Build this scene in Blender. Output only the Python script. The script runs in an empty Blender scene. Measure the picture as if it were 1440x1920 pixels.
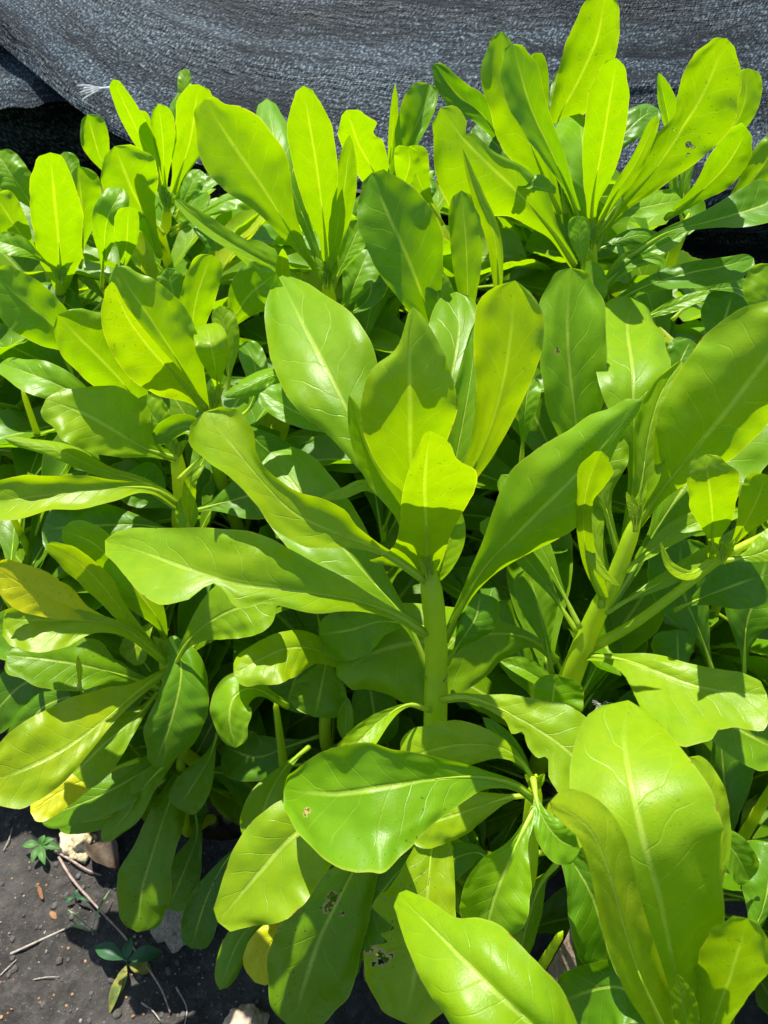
import bpy, bmesh, math, random
from mathutils import Vector, noise, Matrix
R = math.radians
# ---------------------------------------------------------------- camera, world, sun, exposure
S = bpy.context.scene
COL = S.collection
PITCH = R(42); FPX = 1450.0
CAMP = Vector((0, 0, 0.95))
FW = Vector((0, math.cos(PITCH), -math.sin(PITCH)))
UP = Vector((0, math.sin(PITCH), math.cos(PITCH)))
RT = Vector((1, 0, 0))
cd = bpy.data.cameras.new("camera"); cam = bpy.data.objects.new("camera", cd); COL.objects.link(cam)
cam.location = CAMP; cam.rotation_euler = (R(90) - PITCH, 0, 0)
cd.sensor_fit = 'VERTICAL'; cd.sensor_height = 36; cd.lens = 36 * FPX / 1920
cd.clip_start = 0.01; cd.clip_end = 200
cd.dof.use_dof = True; cd.dof.focus_distance = 0.56; cd.dof.aperture_fstop = 15
S.camera = cam
SUN_EL = R(65); SUN_AZ = R(-24)          # azimuth measured from +Y (ahead of the camera) towards +X
sl = bpy.data.lights.new("sun", 'SUN'); sl.energy = 5.0; sl.angle = R(0.5); sl.color = (1, .96, .88)
so = bpy.data.objects.new("sun", sl); COL.objects.link(so)
sd = Vector((math.sin(SUN_AZ) * math.cos(SUN_EL), math.cos(SUN_AZ) * math.cos(SUN_EL), math.sin(SUN_EL)))
so.rotation_euler = sd.to_track_quat('Z', 'Y').to_euler(); so.location = (0, 3, 5)
W = bpy.data.worlds.new("World"); S.world = W; W.use_nodes = True
wn = W.node_tree.nodes; wl_ = W.node_tree.links; wn.clear()
sky = wn.new('ShaderNodeTexSky'); sky.sky_type = 'NISHITA'; sky.sun_disc = False
sky.sun_elevation = SUN_EL; sky.sun_rotation = SUN_AZ
bg = wn.new('ShaderNodeBackground'); bg.inputs[1].default_value = 0.10
wo = wn.new('ShaderNodeOutputWorld'); wl_.new(sky.outputs[0], bg.inputs[0]); wl_.new(bg.outputs[0], wo.inputs[0])
S.view_settings.view_transform = 'Standard'; S.view_settings.look = 'None'
S.view_settings.exposure = 1.1; S.view_settings.gamma = 1
S.cycles.use_denoising = True
S.cycles.max_bounces = 10; S.cycles.diffuse_bounces = 5; S.cycles.transmission_bounces = 8
S.cycles.transparent_max_bounces = 8; S.cycles.glossy_bounces = 3
S.cycles.caustics_reflective = False; S.cycles.caustics_refractive = False
S.cycles.sample_clamp_indirect = 6

def at(px, py, d):
    return CAMP + RT * ((px - 720) / FPX * d) + UP * ((960 - py) / FPX * d) + FW * d
def proj(p):
    q = p - CAMP; d = q.dot(FW)
    return 720 + q.dot(RT) / d * FPX, 960 - q.dot(UP) / d * FPX, d

# ---------------------------------------------------------------- node helper
class NT:
    def __init__(s, name):
        s.m = bpy.data.materials.new(name); s.m.use_nodes = True
        s.t = s.m.node_tree; s.t.nodes.clear()
        s.out = s.n('ShaderNodeOutputMaterial')
    def n(s, ty, ins=None, **kw):
        nd = s.t.nodes.new(ty)
        for k, v in kw.items(): setattr(nd, k, v)
        if ins:
            for k, v in ins.items(): s.set(nd, k, v)
        return nd
    def set(s, nd, k, v):
        i = nd.inputs[k]
        if isinstance(v, bpy.types.NodeSocket): s.t.links.new(v, i)
        elif isinstance(v, bpy.types.Node): s.t.links.new(v.outputs[0], i)
        else: i.default_value = v
    def M(s, op, a, b=0.0, c=0.0, clamp=False):
        return s.n('ShaderNodeMath', {0: a, 1: b, 2: c}, operation=op, use_clamp=clamp).outputs[0]
    def mix(s, f, a, b, mode='MIX'):
        nd = s.n('ShaderNodeMix', data_type='RGBA', blend_type=mode)
        s.set(nd, 0, f); s.set(nd, 6, a); s.set(nd, 7, b); return nd.outputs[2]
    def noise(s, vec, scale, detail=3, rough=.5, dim='3D', dist=0):
        nd = s.n('ShaderNodeTexNoise', {'Scale': scale, 'Detail': detail, 'Roughness': rough, 'Distortion': dist}, noise_dimensions=dim)
        if vec is not None: s.set(nd, 'Vector', vec)
        return nd.outputs[0]
    def smooth(s, x, lo, hi, a=0.0, b=1.0):
        return s.n('ShaderNodeMapRange', {0: x, 1: lo, 2: hi, 3: a, 4: b}, interpolation_type='SMOOTHSTEP').outputs[0]
def C(r, g, b): return (r, g, b, 1)

# ---------------------------------------------------------------- materials
def leaf_material():
    """object colour: R = yellowing, G = darkness of an old leaf, B = specks and scars"""
    k = NT("leaf_blade")
    uv = k.n('ShaderNodeUVMap', uv_map='UVMap').outputs[0]
    sp = k.n('ShaderNodeSeparateXYZ', {0: uv}); t = sp.outputs[0]; v = sp.outputs[1]
    oi = k.n('ShaderNodeObjectInfo'); rnd = oi.outputs['Random']
    oc = k.n('ShaderNodeSeparateColor', {0: oi.outputs['Color']}); yel, old, spk = oc.outputs[0], oc.outputs[1], oc.outputs[2]  # old: leaf darkness, including shade painted into the inner leaves
    s = k.M('SUBTRACT', k.M('MULTIPLY', v, 2.0), 1.0); a = k.M('ABSOLUTE', s)
    tc = k.n('ShaderNodeTexCoord').outputs['Object']
    off = k.n('ShaderNodeCombineXYZ', {0: k.M('MULTIPLY', rnd, 37.0), 1: k.M('MULTIPLY', rnd, 11.0), 2: 0.0}).outputs[0]
    pos = k.n('ShaderNodeVectorMath', {0: tc, 1: off}, operation='ADD').outputs[0]
    warp = k.M('SUBTRACT', k.noise(pos, 28, 2), .5)
    # side veins, leaving the midrib at a slant and bending towards the tip
    side = k.M('MULTIPLY', k.M('SIGN', s), .23)
    ph = k.M('ADD', k.M('SUBTRACT', k.M('MULTIPLY', t, 10.0), k.M('MULTIPLY', k.M('POWER', a, .75), 1.5)), k.M('ADD', side, k.M('MULTIPLY', warp, 1.3)))
    tri = k.M('ABSOLUTE', k.M('SUBTRACT', k.M('FRACT', ph), .5))           # 0 on the vein
    vein = k.smooth(tri, .0, .05, 1.0, 0.0)
    vein = k.M('MULTIPLY', vein, k.smooth(a, .88, .6))
    net = k.n('ShaderNodeTexVoronoi', {'Vector': pos, 'Scale': 330.0}, feature='DISTANCE_TO_EDGE').outputs[0]
    net = k.smooth(net, .0, .10, 1.0, 0.0)
    rib = k.smooth(a, .015, .075, 1.0, 0.0); rib = k.M('MULTIPLY', rib, k.smooth(t, 1.0, .75))
    rim = k.smooth(a, .962, .995)
    mott = k.noise(pos, 22, 4, .6); mott2 = k.noise(pos, 90, 3, .6)
    fine = k.noise(pos, 900, 2, .6)
    yfac = k.M('ADD', yel, k.M('MULTIPLY', k.M('SUBTRACT', mott, .5), k.M('ADD', .25, yel)), clamp=True)
    # reflective colour
    refl = k.mix(yfac, C(.150, .345, .002), C(.40, .48, .003))
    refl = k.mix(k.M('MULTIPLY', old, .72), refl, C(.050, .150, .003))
    refl = k.mix(k.M('MULTIPLY', k.M('ADD', k.M('MULTIPLY', rib, .7), k.M('MULTIPLY', vein, .17)), 1.0, clamp=True), refl, C(.50, .64, .09))
    refl = k.mix(k.M('MULTIPLY', rim, .55), refl, C(.36, .42, .04))
    refl = k.mix(k.M('MULTIPLY', k.smooth(mott2, .35, .75), .22), refl, C(.07, .22, .003))
    ripe = k.smooth(k.M('ADD', yel, k.M('MULTIPLY', k.M('SUBTRACT', mott, .5), .5)), .60, 1.0)
    refl = k.mix(ripe, refl, C(.55, .56, .006))
    # transmitted colour
    trn = k.mix(yfac, C(.30, .55, .0), C(.52, .62, .0))
    trn = k.mix(ripe, trn, C(.72, .70, .0))
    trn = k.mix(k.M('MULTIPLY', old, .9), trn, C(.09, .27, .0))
    trn = k.mix(k.M('MULTIPLY', k.M('ADD', k.M('MULTIPLY', rib, .75), k.M('MULTIPLY', vein, .25)), 1.0, clamp=True), trn, C(.62, .80, .01))
    trn = k.mix(k.M('MULTIPLY', net, .10), trn, C(.12, .36, .002))
    trn = k.mix(k.M('MULTIPLY', k.smooth(mott2, .3, .8), .25), trn, C(.17, .43, .002))
    trn = k.mix(k.M('MULTIPLY', rim, .6), trn, C(.75, .72, .03))
    # specks, scars and chewed brown edges
    sk = k.noise(pos, 420, 2, .4)
    big = k.noise(pos, 14, 2, .5)
    speck = k.M('MULTIPLY', k.smooth(sk, .67, .72), k.M('ADD', .10, k.M('MULTIPLY', spk, 1.0)))
    speck = k.M('MULTIPLY', speck, k.smooth(big, .40, .60), clamp=True)
    dmg = k.n('ShaderNodeAttribute', attribute_name='damage').outputs['Fac']
    dm = k.smooth(k.M('ADD', dmg, k.M('MULTIPLY', k.M('SUBTRACT', mott2, .5), .5)), .25, .7)
    brown = k.mix(mott2, C(.16, .085, .022), C(.45, .34, .14))
    edged = k.M('MULTIPLY', k.smooth(a, .975, .99), k.smooth(k.noise(pos, 120, 2), .60, .68))
    refl = k.mix(speck, refl, C(.02, .035, .01)); trn = k.mix(speck, trn, C(.02, .03, .004))
    refl = k.mix(edged, refl, C(.22, .08, .015)); trn = k.mix(edged, trn, C(.3, .1, .01))
    refl = k.mix(dm, refl, brown); trn = k.mix(dm, trn, C(.25, .13, .03))
    # relief
    quilt = k.M('COSINE', k.M('MULTIPLY', k.M('FRACT', ph), 6.2832))
    h = k.M('ADD', k.M('MULTIPLY', quilt, .16), k.M('MULTIPLY', vein, -.5))
    h = k.M('ADD', h, k.M('MULTIPLY', rib, -1.2))
    h = k.M('ADD', h, k.M('MULTIPLY', k.noise(pos, 60, 2), 1.3))
    b1 = k.n('ShaderNodeBump', {'Strength': .55, 'Distance': .0007, 'Height': h})
    b2 = k.n('ShaderNodeBump', {'Strength': .5, 'Distance': .0003, 'Height': k.M('ADD', k.M('MULTIPLY', fine, 1.0), k.M('MULTIPLY', net, .12)), 'Normal': b1})
    p = k.n('ShaderNodeBsdfPrincipled', {'Base Color': refl, 'Roughness': k.M('ADD', .30, k.M('MULTIPLY', mott2, .16)), 'Normal': b2, 'IOR': 1.41})
    tr = k.n('ShaderNodeBsdfTranslucent', {'Color': trn})
    ms = k.n('ShaderNodeMixShader', {0: k.M('MULTIPLY', k.M('SUBTRACT', 1.0, dm), .47)})
    k.t.links.new(p.outputs[0], ms.inputs[1]); k.t.links.new(tr.outputs[0], ms.inputs[2])
    k.set(k.out, 0, ms); return k.m

def stalk_material(name, c1, c2, c3):
    k = NT(name)
    tc = k.n('ShaderNodeTexCoord').outputs['Object']
    f = k.noise(tc, 30, 3); g = k.noise(tc, 160, 3, .6)
    c = k.mix(k.smooth(f, .3, .7), C(*c1), C(*c2)); c = k.mix(k.smooth(g, .62, .75), c, C(*c3))
    b = k.n('ShaderNodeBump', {'Strength': .4, 'Distance': .0006, 'Height': g})
    p = k.n('ShaderNodeBsdfPrincipled', {'Base Color': c, 'Roughness': .42, 'Normal': b, 'Subsurface Weight': .0})
    tr = k.n('ShaderNodeBsdfTranslucent', {'Color': C(c2[0] * 1.9, min(.9, c2[1] * 1.7), .01)})
    ms = k.n('ShaderNodeMixShader', {0: .45})
    k.t.links.new(p.outputs[0], ms.inputs[1]); k.t.links.new(tr.outputs[0], ms.inputs[2])
    k.set(k.out, 0, ms); return k.m

def plain_material(name, c1, c2, scale=40, rough=.8, bump=.5, dist=.002, c3=None, s3=200, lo=.6, hi=.66, trans=None, spec=.5):
    k = NT(name)
    tc = k.n('ShaderNodeTexCoord').outputs['Object']
    f = k.noise(tc, scale, 6, .65); g = k.noise(tc, s3, 3, .6)
    c = k.mix(k.smooth(f, .35, .65), C(*c1), C(*c2))
    if c3: c = k.mix(k.smooth(g, lo, hi), c, C(*c3))
    b = k.n('ShaderNodeBump', {'Strength': bump, 'Distance': dist, 'Height': k.M('ADD', f, k.M('MULTIPLY', g, .4))})
    p = k.n('ShaderNodeBsdfPrincipled', {'Base Color': c, 'Roughness': rough, 'Normal': b, 'Specular IOR Level': spec})
    if trans:
        tr = k.n('ShaderNodeBsdfTranslucent', {'Color': C(*trans)})
        ms = k.n('ShaderNodeMixShader', {0: .4})
        k.t.links.new(p.outputs[0], ms.inputs[1]); k.t.links.new(tr.outputs[0], ms.inputs[2]); k.set(k.out, 0, ms)
    else: k.set(k.out, 0, p)
    return k.m

def soil_material():
    k = NT("soil"); tc = k.n('ShaderNodeTexCoord').outputs['Object']
    a = k.noise(tc, 9, 5, .6); b = k.noise(tc, 60, 6, .7); g = k.noise(tc, 260, 4, .7)
    c = k.mix(k.smooth(a, .35, .65), C(.022, .020, .018), C(.050, .046, .042))
    c = k.mix(k.smooth(b, .45, .7), c, C(.072, .066, .058))
    c = k.mix(k.smooth(g, .64, .70), c, C(.13, .10, .06))
    c = k.mix(k.smooth(b, .40, .30), c, C(.015, .013, .012))
    h = k.M('ADD', k.M('MULTIPLY', b, 1.0), k.M('MULTIPLY', g, .45))
    bp = k.n('ShaderNodeBump', {'Strength': .9, 'Distance': .006, 'Height': h})
    p = k.n('ShaderNodeBsdfPrincipled', {'Base Color': c, 'Roughness': .85, 'Normal': bp, 'Specular IOR Level': .3})
    k.set(k.out, 0, p); return k.m

def net_material(name, gain=1.0):
    """woven black plastic tape: short slanting flakes in rows over fine threads, glints and fold shading put into the colour"""
    k = NT(name)
    uv = k.n('ShaderNodeUVMap', uv_map='UVMap').outputs[0]     # metres along the hem / up from the hem
    sp = k.n('ShaderNodeSeparateXYZ', {0: uv}); u, v = sp.outputs[0], sp.outputs[1]
    wv = k.noise(uv, 5, 3)
    v2 = k.M('ADD', v, k.M('MULTIPLY', wv, .035))
    A = k.M('ADD', k.M('MULTIPLY', u, .62), k.M('MULTIPLY', v2, .78)); B = k.M('SUBTRACT', k.M('MULTIPLY', v2, .62), k.M('MULTIPLY', u, .78))
    def N(x, fx, y, fy, z, det=2, ro=.5):
        return k.noise(k.n('ShaderNodeCombineXYZ', {0: k.M('MULTIPLY', x, fx), 1: k.M('MULTIPLY', y, fy), 2: z}).outputs[0], 1.0, det, ro)
    flake = N(A, 150.0, B, 430.0, 0.0); flake2 = N(A, 130.0, B, 420.0, 4.0, 3, .6)
    rows = N(u, 30.0, v2, 190.0, 8.0, 4, .65); broad = N(u, 2.2, v2, 17.0, 12.0, 3); stain = k.noise(uv, 9, 5, .6)
    cov = k.M('ADD', k.M('MULTIPLY', flake, .55), k.M('MULTIPLY', rows, .65))
    cov = k.M('ADD', cov, k.M('MULTIPLY', k.M('SUBTRACT', broad, .5), .9))  # broad bands paint the folds' light and dark lines into the colour
    cover = k.smooth(cov, .55, .76)
    hi = k.M('MULTIPLY', k.smooth(flake2, .50, .62), k.smooth(cov, .46, .72))
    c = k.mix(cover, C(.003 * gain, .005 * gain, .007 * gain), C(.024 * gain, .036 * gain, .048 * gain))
    c = k.mix(hi, c, C(.21 * gain, .26 * gain, .29 * gain))  # glints of the tape painted as pale flecks
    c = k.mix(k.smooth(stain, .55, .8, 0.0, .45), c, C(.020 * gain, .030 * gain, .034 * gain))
    h = k.M('ADD', k.M('MULTIPLY', flake, .9), k.M('MULTIPLY', rows, 1.6))
    h = k.M('ADD', h, k.M('MULTIPLY', k.M('SINE', k.M('MULTIPLY', v2, 2600.0)), .06))
    bp = k.n('ShaderNodeBump', {'Strength': .8, 'Distance': .006, 'Height': h})
    p = k.n('ShaderNodeBsdfPrincipled', {'Base Color': c, 'Roughness': .42, 'Normal': bp, 'Specular IOR Level': .16 * gain, 'Specular Tint': C(.62, .82, 1.0)})
    k.set(k.out, 0, p); return k.m

LEAF = leaf_material()
RIB = stalk_material("leaf_stalk", (.32, .52, .02), (.46, .64, .06), (.36, .50, .03))
STEM = stalk_material("green_stem", (.30, .50, .008), (.44, .62, .02), (.42, .46, .05))
BARK = plain_material("old_stem", (.07, .075, .03), (.16, .15, .07), 60, .8, .6, .001)
SOIL = soil_material()
NET = net_material("shade_net_sunny"); NETD = net_material("shade_net_skirt_shaded", .45)  # NETD: same net darkened, the skirt's shade put into its colour

# ---------------------------------------------------------------- object helpers
def tag(o, label=None, cat=None, group=None, kind=None):
    if label: o['label'] = label
    if cat: o['category'] = cat
    if group: o['group'] = group
    if kind: o['kind'] = kind
    return o
def empty(name, loc):
    o = bpy.data.objects.new(name, None); COL.objects.link(o); o.location = loc
    o.empty_display_size = .02; return o
def link(name, me, parent=None, smooth=True):
    o = bpy.data.objects.new(name, me); COL.objects.link(o)
    if parent is not None:
        o.parent = parent
        if o.parent.matrix_world != Matrix.Identity(4): pass
    if smooth:
        for p in me.polygons: p.use_smooth = True
    return o
def mesh(name, vs, fs, mats):
    me = bpy.data.meshes.new(name); me.from_pydata([tuple(v) for v in vs], [], fs)
    for m in mats: me.materials.append(m)
    me.update(); return me

def crom(P, n):
    """n+1 samples of a Catmull-Rom curve through P (any tuples), by arc length of the first two coordinates"""
    P = [Vector(p) for p in P]
    if len(P) == 2: P = [P[0], (P[0] + P[1]) / 2, P[1]]
    Q = [2 * P[0] - P[1]] + P + [2 * P[-1] - P[-2]]
    fine = []
    for i in range(1, len(Q) - 2):
        a, b, c, d = Q[i - 1], Q[i], Q[i + 1], Q[i + 2]
        for j in range(16):
            s = j / 16
            fine.append(.5 * ((2 * b) + (c - a) * s + (2 * a - 5 * b + 4 * c - d) * s * s + (3 * b - a - 3 * c + d) * s ** 3))
    fine.append(P[-1])
    L = [0]
    for i in range(1, len(fine)): L.append(L[-1] + (fine[i] - fine[i - 1]).length)
    out = []; j = 0
    for i in range(n + 1):
        q = L[-1] * i / n
        while j < len(L) - 2 and L[j + 1] < q: j += 1
        f = (q - L[j]) / max(1e-9, L[j + 1] - L[j]); out.append(fine[j].lerp(fine[j + 1], min(1, max(0, f))))
    return out, L[-1]

def tube(pts, rads, seg=8, cap=True):
    """vertices and faces of a tube through world points"""
    vs, fs = [], []
    n = len(pts); x = Vector((1, 0, 0))
    for i, p in enumerate(pts):
        t = (pts[min(n - 1, i + 1)] - pts[max(0, i - 1)]).normalized()
        x = (x - t * x.dot(t))
        if x.length < 1e-4: x = t.orthogonal()
        x.normalize(); y = t.cross(x)
        for s in range(seg):
            a = 2 * math.pi * s / seg
            vs.append(p + (x * math.cos(a) + y * math.sin(a)) * rads[i])
    for i in range(n - 1):
        for s in range(seg):
            fs.append((i * seg + s, i * seg + (s + 1) % seg, (i + 1) * seg + (s + 1) % seg, (i + 1) * seg + s))
    if cap:
        fs.append(tuple(range(seg))[::-1]); fs.append(tuple((n - 1) * seg + s for s in range(seg)))
    return vs, fs

OB = [(0, .07), (.1, .08), (.2, .13), (.3, .27), (.4, .47), (.5, .70), (.6, .88), (.7, .98), (.78, 1), (.86, .975), (.92, .87), (.96, .70), (.985, .47), (1, 0)]
EL = [(0, .07), (.1, .13), (.2, .38), (.3, .65), (.4, .85), (.5, .97), (.58, 1), (.7, .93), (.8, .78), (.9, .50), (.96, .27), (1, 0)]
def interp(T, t):
    """smooth interpolation through a table (cosine-free hermite with finite differences)"""
    n = len(T)
    if t <= T[0][0]: return T[0][1]
    for i in range(n - 1):
        if t <= T[i + 1][0]:
            t0, w0 = T[i]; t1, w1 = T[i + 1]; h = t1 - t0; s = (t - t0) / h
            def sl(j):
                if j <= 0 or j >= n - 1: return (T[min(n - 1, j + 1)][1] - T[max(0, j - 1)][1]) / max(1e-6, T[min(n - 1, j + 1)][0] - T[max(0, j - 1)][0])
                a = (T[j][1] - T[j - 1][1]) / (T[j][0] - T[j - 1][0]); b = (T[j + 1][1] - T[j][1]) / (T[j + 1][0] - T[j][0])
                return 0 if a * b <= 0 else 2 * a * b / (a + b)
            m0, m1 = sl(i) * h, sl(i + 1) * h
            return (2 * s ** 3 - 3 * s * s + 1) * w0 + (s ** 3 - 2 * s * s + s) * m0 + (-2 * s ** 3 + 3 * s * s) * w1 + (s ** 3 - s * s) * m1
    return T[-1][1]
def table(w, prof):
    if isinstance(w, (int, float)): return [(a, b * w) for a, b in (EL if prof == 'e' else OB)]
    T = [tuple(map(float, q.split(':'))) for q in w.split()]
    if T[0][0] > 0: T.insert(0, (0, min(8, T[0][1])))
    if T[-1][0] < 1:
        t, x = T[-1]
        T += [(t + (1 - t) * .5, x * .84), (t + (1 - t) * .82, x * .55), (1, 0)] if t > .9 else [(t + (1 - t) * .4, x * .93), (t + (1 - t) * .7, x * .74), (t + (1 - t) * .9, x * .46), (1, 0)]
    return T

STALK = [None]
DEPTH = {}           # 12-px cells: nearest traced leaf depth, used to keep the inner foliage behind the traced leaves
def leaf_mesh(spine, side, wl, wr, zl, zr, nu, nv, seed, fw, holes=(), rib=.0026, project=False, split=False):
    """spine: world points; side(i): unit 'right' vector; wl/wr(t): half widths in metres; zl/zr(t, s): offset along fw"""
    rnd = random.Random(seed); vs = []; uvs = []; dmg = []
    ph = rnd.uniform(0, 9)
    for i in range(nu + 1):
        t = i / nu; P = spine[i]; sv = side[i]
        for j in range(-nv, nv + 1):
            s = j / nv; w = wl(t) if s < 0 else wr(t)
            jit = 1 + (.014 * noise.noise(Vector((t * 18, 3 * (1 if s > 0 else -1), ph))) + .007 * noise.noise(Vector((t * 60, 8 * (1 if s > 0 else -1), ph)))) * abs(s) * (t > .3)
            z = zl(t, -s) if s < 0 else zr(t, s)
            wave = w * abs(s) ** 1.7 * (.40 * noise.noise(Vector((t * 4.5, 1.5 * s, ph))) + .17 * noise.noise(Vector((t * 12, 2 * s, ph + 5)))) + .05 * w * noise.noise(Vector((t * 9, 3 * s, ph + 9)))
            vs.append(P + sv * (w * s * jit) + fw[i] * (z + wave))
            uvs.append((t, .5 + s / 2)); dmg.append(0.0)
    row = 2 * nv + 1; fs = []
    if holes:
        for q in range(len(vs)):
            x, y, d = proj(vs[q])
            for hx, hy, hr in holes:
                r = math.hypot(x - hx, y - hy) / hr
                if r < 1.8: dmg[q] = max(dmg[q], min(1, 1.9 - 1.1 * r))
    for i in range(nu):
        for j in range(row - 1):
            a = i * row + j; f = (a, a + 1, a + row + 1, a + row)
            if holes:
                c = (vs[f[0]] + vs[f[2]]) / 2; x, y, d = proj(c); cut = False
                for hx, hy, hr in holes:
                    r = math.hypot(x - hx, y - hy); an = math.atan2(y - hy, x - hx)
                    if r < hr * (.85 + .8 * noise.noise(Vector((math.cos(an) * 1.7, math.sin(an) * 1.7, hx)))): cut = True
                if cut: continue
            fs.append(f)
    nb = len(fs); nvb = len(vs)
    rr = [max(.0002, rib * (1 - min(1, i / nu / .42) ** 1.2)) for i in range(nu + 1)]
    step = max(1, nu // 20); idx = list(range(0, int(nu * .42), step))
    tv, tf = tube([spine[i] + fw[i] * (rr[i] * .3) for i in idx], [rr[i] for i in idx], 6)
    STALK[0] = (tv, tf) if split else None
    if split: tv, tf = [], []
    off = len(vs); vs += tv; fs += [tuple(q + off for q in f) for f in tf]
    me = mesh("leaf", vs, fs, [LEAF, RIB])
    uvl = me.uv_layers.new(name="UVMap"); k = 0
    uvs += [(.5, .5)] * len(tv); dmg += [0.0] * len(tv)
    for p in me.polygons:
        if p.index >= nb: p.material_index = 1
        for li in p.loop_indices: uvl.data[li].uv = uvs[me.loops[li].vertex_index]
        p.use_smooth = True
    if holes:
        at_ = me.attributes.new("damage", 'FLOAT', 'POINT')
        for q, d in enumerate(dmg): at_.data[q].value = d
    if project:
        for q in range(nvb):
            x, y, d = proj(vs[q]); c = (int(x // 12), int(y // 12))
            if d < DEPTH.get(c, 9): DEPTH[c] = d
    return me

PLANTS = {}
LEVEL = 27
UPRIGHT = 1.9      # how much more the upward leaves stand up than the depths noted with them
SEED = [0]
def L(pl, path, d0, d1, WL, WR, fold=0, roll=0, bow=.06, tip=0, col=(.35, 0, .15), prof='o', holes=(), twist=0, curl=0, puff=None, label=None, parent=None, rib=.0024, name='leaf', mat=None):
    """one traced leaf: path base -> tip in photo pixels with real depths (m); half widths in photo pixels.
    fold: V angle of the halves (deg, + = edges away), roll: + = right half away, left half near"""
    SEED[0] += 1
    pts = [tuple(map(float, q.split(','))) for q in path.split()]
    nu, nv = (110, 40) if holes else (46, 8)
    C2, Lp = crom([(x, y, 0) for x, y in pts], nu)
    stands = pts[0][1] - pts[-1][1] > max(60, .8 * abs(pts[0][0] - pts[-1][0])) and d1 < d0 - .03
    if stands:
        dd = (d0 - d1) * (UPRIGHT - 1); d0 += dd * .35; d1 -= dd * .65
    dm = (d0 + d1) / 2; LW = Lp / FPX * dm
    spine, side, fws, dep = [], [], [], []
    for i, c in enumerate(C2):
        t = i / nu
        d = d0 + (d1 - d0) * t - bow * LW * math.sin(math.pi * t) + tip * LW * max(0, (t - .6) / .4) ** 2
        dep.append(d); spine.append(at(c.x, c.y, d))
    for i in range(nu + 1):
        a, b = C2[max(0, i - 1)], C2[min(nu, i + 1)]; q = (b - a).normalized()
        side.append((RT * (-q.y) + UP * (-q.x))); fws.append(FW)
    TL, TR = [[(a, b * 1.05) for a, b in table(w, prof)] for w in (WL, WR)]
    upness = sum(v.dot(UP) for v in side) / len(side)      # leaves that reach out sideways lie nearly level
    roll += (LEVEL if not stands else -8) * upness
    sc = dm / FPX
    rq = random.Random(SEED[0] * 7 + 1)
    curl += rq.uniform(-.35, .40); twist += rq.uniform(-20, 20)
    puff = rq.uniform(.0, .13) if puff is None else puff
    if d0 > .69 and col[0] < .85: col = (col[0] * .55, col[1], col[2])       # the shrubs by the net are greener
    def hw(T, t):
        return max(.0002, interp(T, t) * (d0 + (d1 - d0) * t) / FPX)
    def zf(sign):
        def f(t, s):
            w = hw(TR if sign > 0 else TL, t)
            ang = R(max(-72, min(72, fold + sign * (roll + twist * (t - .5)))))
            return w * (math.tan(ang) * s * (.65 + .35 * s) + curl * s ** 3 - puff * math.sin(math.pi * s) * math.sin(math.pi * min(1, t * 1.1)))
        return f
    me = leaf_mesh(spine, side, lambda t: hw(TL, t), lambda t: hw(TR, t), zf(-1), zf(1), nu, nv, SEED[0], fws, holes, rib, True, mat is None)
    if mat:
        me.materials[0] = mat; me.materials[1] = mat
    o = link(name, me, None)
    par = parent or PLANTS[pl]['root']
    o.parent = par; o.matrix_parent_inverse = Matrix.Translation(-par.location)
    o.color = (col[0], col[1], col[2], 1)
    if label: o['label'] = label
    if STALK[0]:
        k = link("leaf_stalk", mesh("leaf_stalk", STALK[0][0], STALK[0][1], [RIB])); k.parent = o
    return o

def stem(name, parent, pts, rads, mats=(None,), seg=10, bark_below=None, n=None):
    n = n or 10 * len(pts)
    P, _ = crom([tuple(p) for p in pts], n)
    full = sum((P[i + 1] - P[i]).length for i in range(n)); Rr = []
    for i in range(n + 1):
        f = i / n * (len(rads) - 1); j = min(len(rads) - 2, int(f)); Rr.append(rads[j] + (rads[j + 1] - rads[j]) * (f - j))
    Rr = [q * (1 + .05 * max(0, math.sin(i * 1.3)) ** 6) for i, q in enumerate(Rr)]
    if name == 'stem':      # closes over the growing tip
        for i in range(n + 1):
            f = full * (n - i) / n / (rads[-1] * 4)
            if f < 1: Rr[i] *= max(.15, f ** .7)
    vs, fs = tube(P, Rr, seg)
    me = mesh(name, vs, fs, [STEM, BARK])
    for p in me.polygons:
        if bark_below is not None and p.center.z < bark_below: p.material_index = 1
    o = link(name, me)
    o.parent = parent; o.matrix_parent_inverse = Matrix.Translation(-parent.location)
    return o
HEDGE = "leafy shrubs planted along the black net"
def plant(key, label, path, r=.008, base=None, lower=10, branches=(), rt=None):
    """path: stem points (px, py, depth) from low to the top node; the stem runs on down to the soil"""
    P = [at(*q) for q in path]
    b = P[0]
    if base is None: base = (b.x * .97, b.y + .05)
    g = Vector((base[0], base[1], 0.0))
    root = empty("leafy_shrub", g)
    tag(root, label, "shrub", HEDGE)
    tipv = (P[-1] - P[-2]).normalized(); P = P + [P[-1] + tipv * r * .9, P[-1] + tipv * r * 1.8]
    mid = g.lerp(P[0], .5) + Vector((.01, .015, 0))
    stem("stem", root, [g - Vector((0, 0, .02)), mid] + P, [r * 1.15, r * 1.1, r * 1.05, r, rt or r * .9], bark_below=.22 if P[-1].z > .3 else .05)
    PLANTS[key] = dict(stem=root.children[0] if root.children else None, root=root, g=g, P=[g, mid] + P, lower=lower, r=r)
    for bp, br in branches:
        stem("branch", root, [at(*q) for q in bp], br)
    return root
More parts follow.
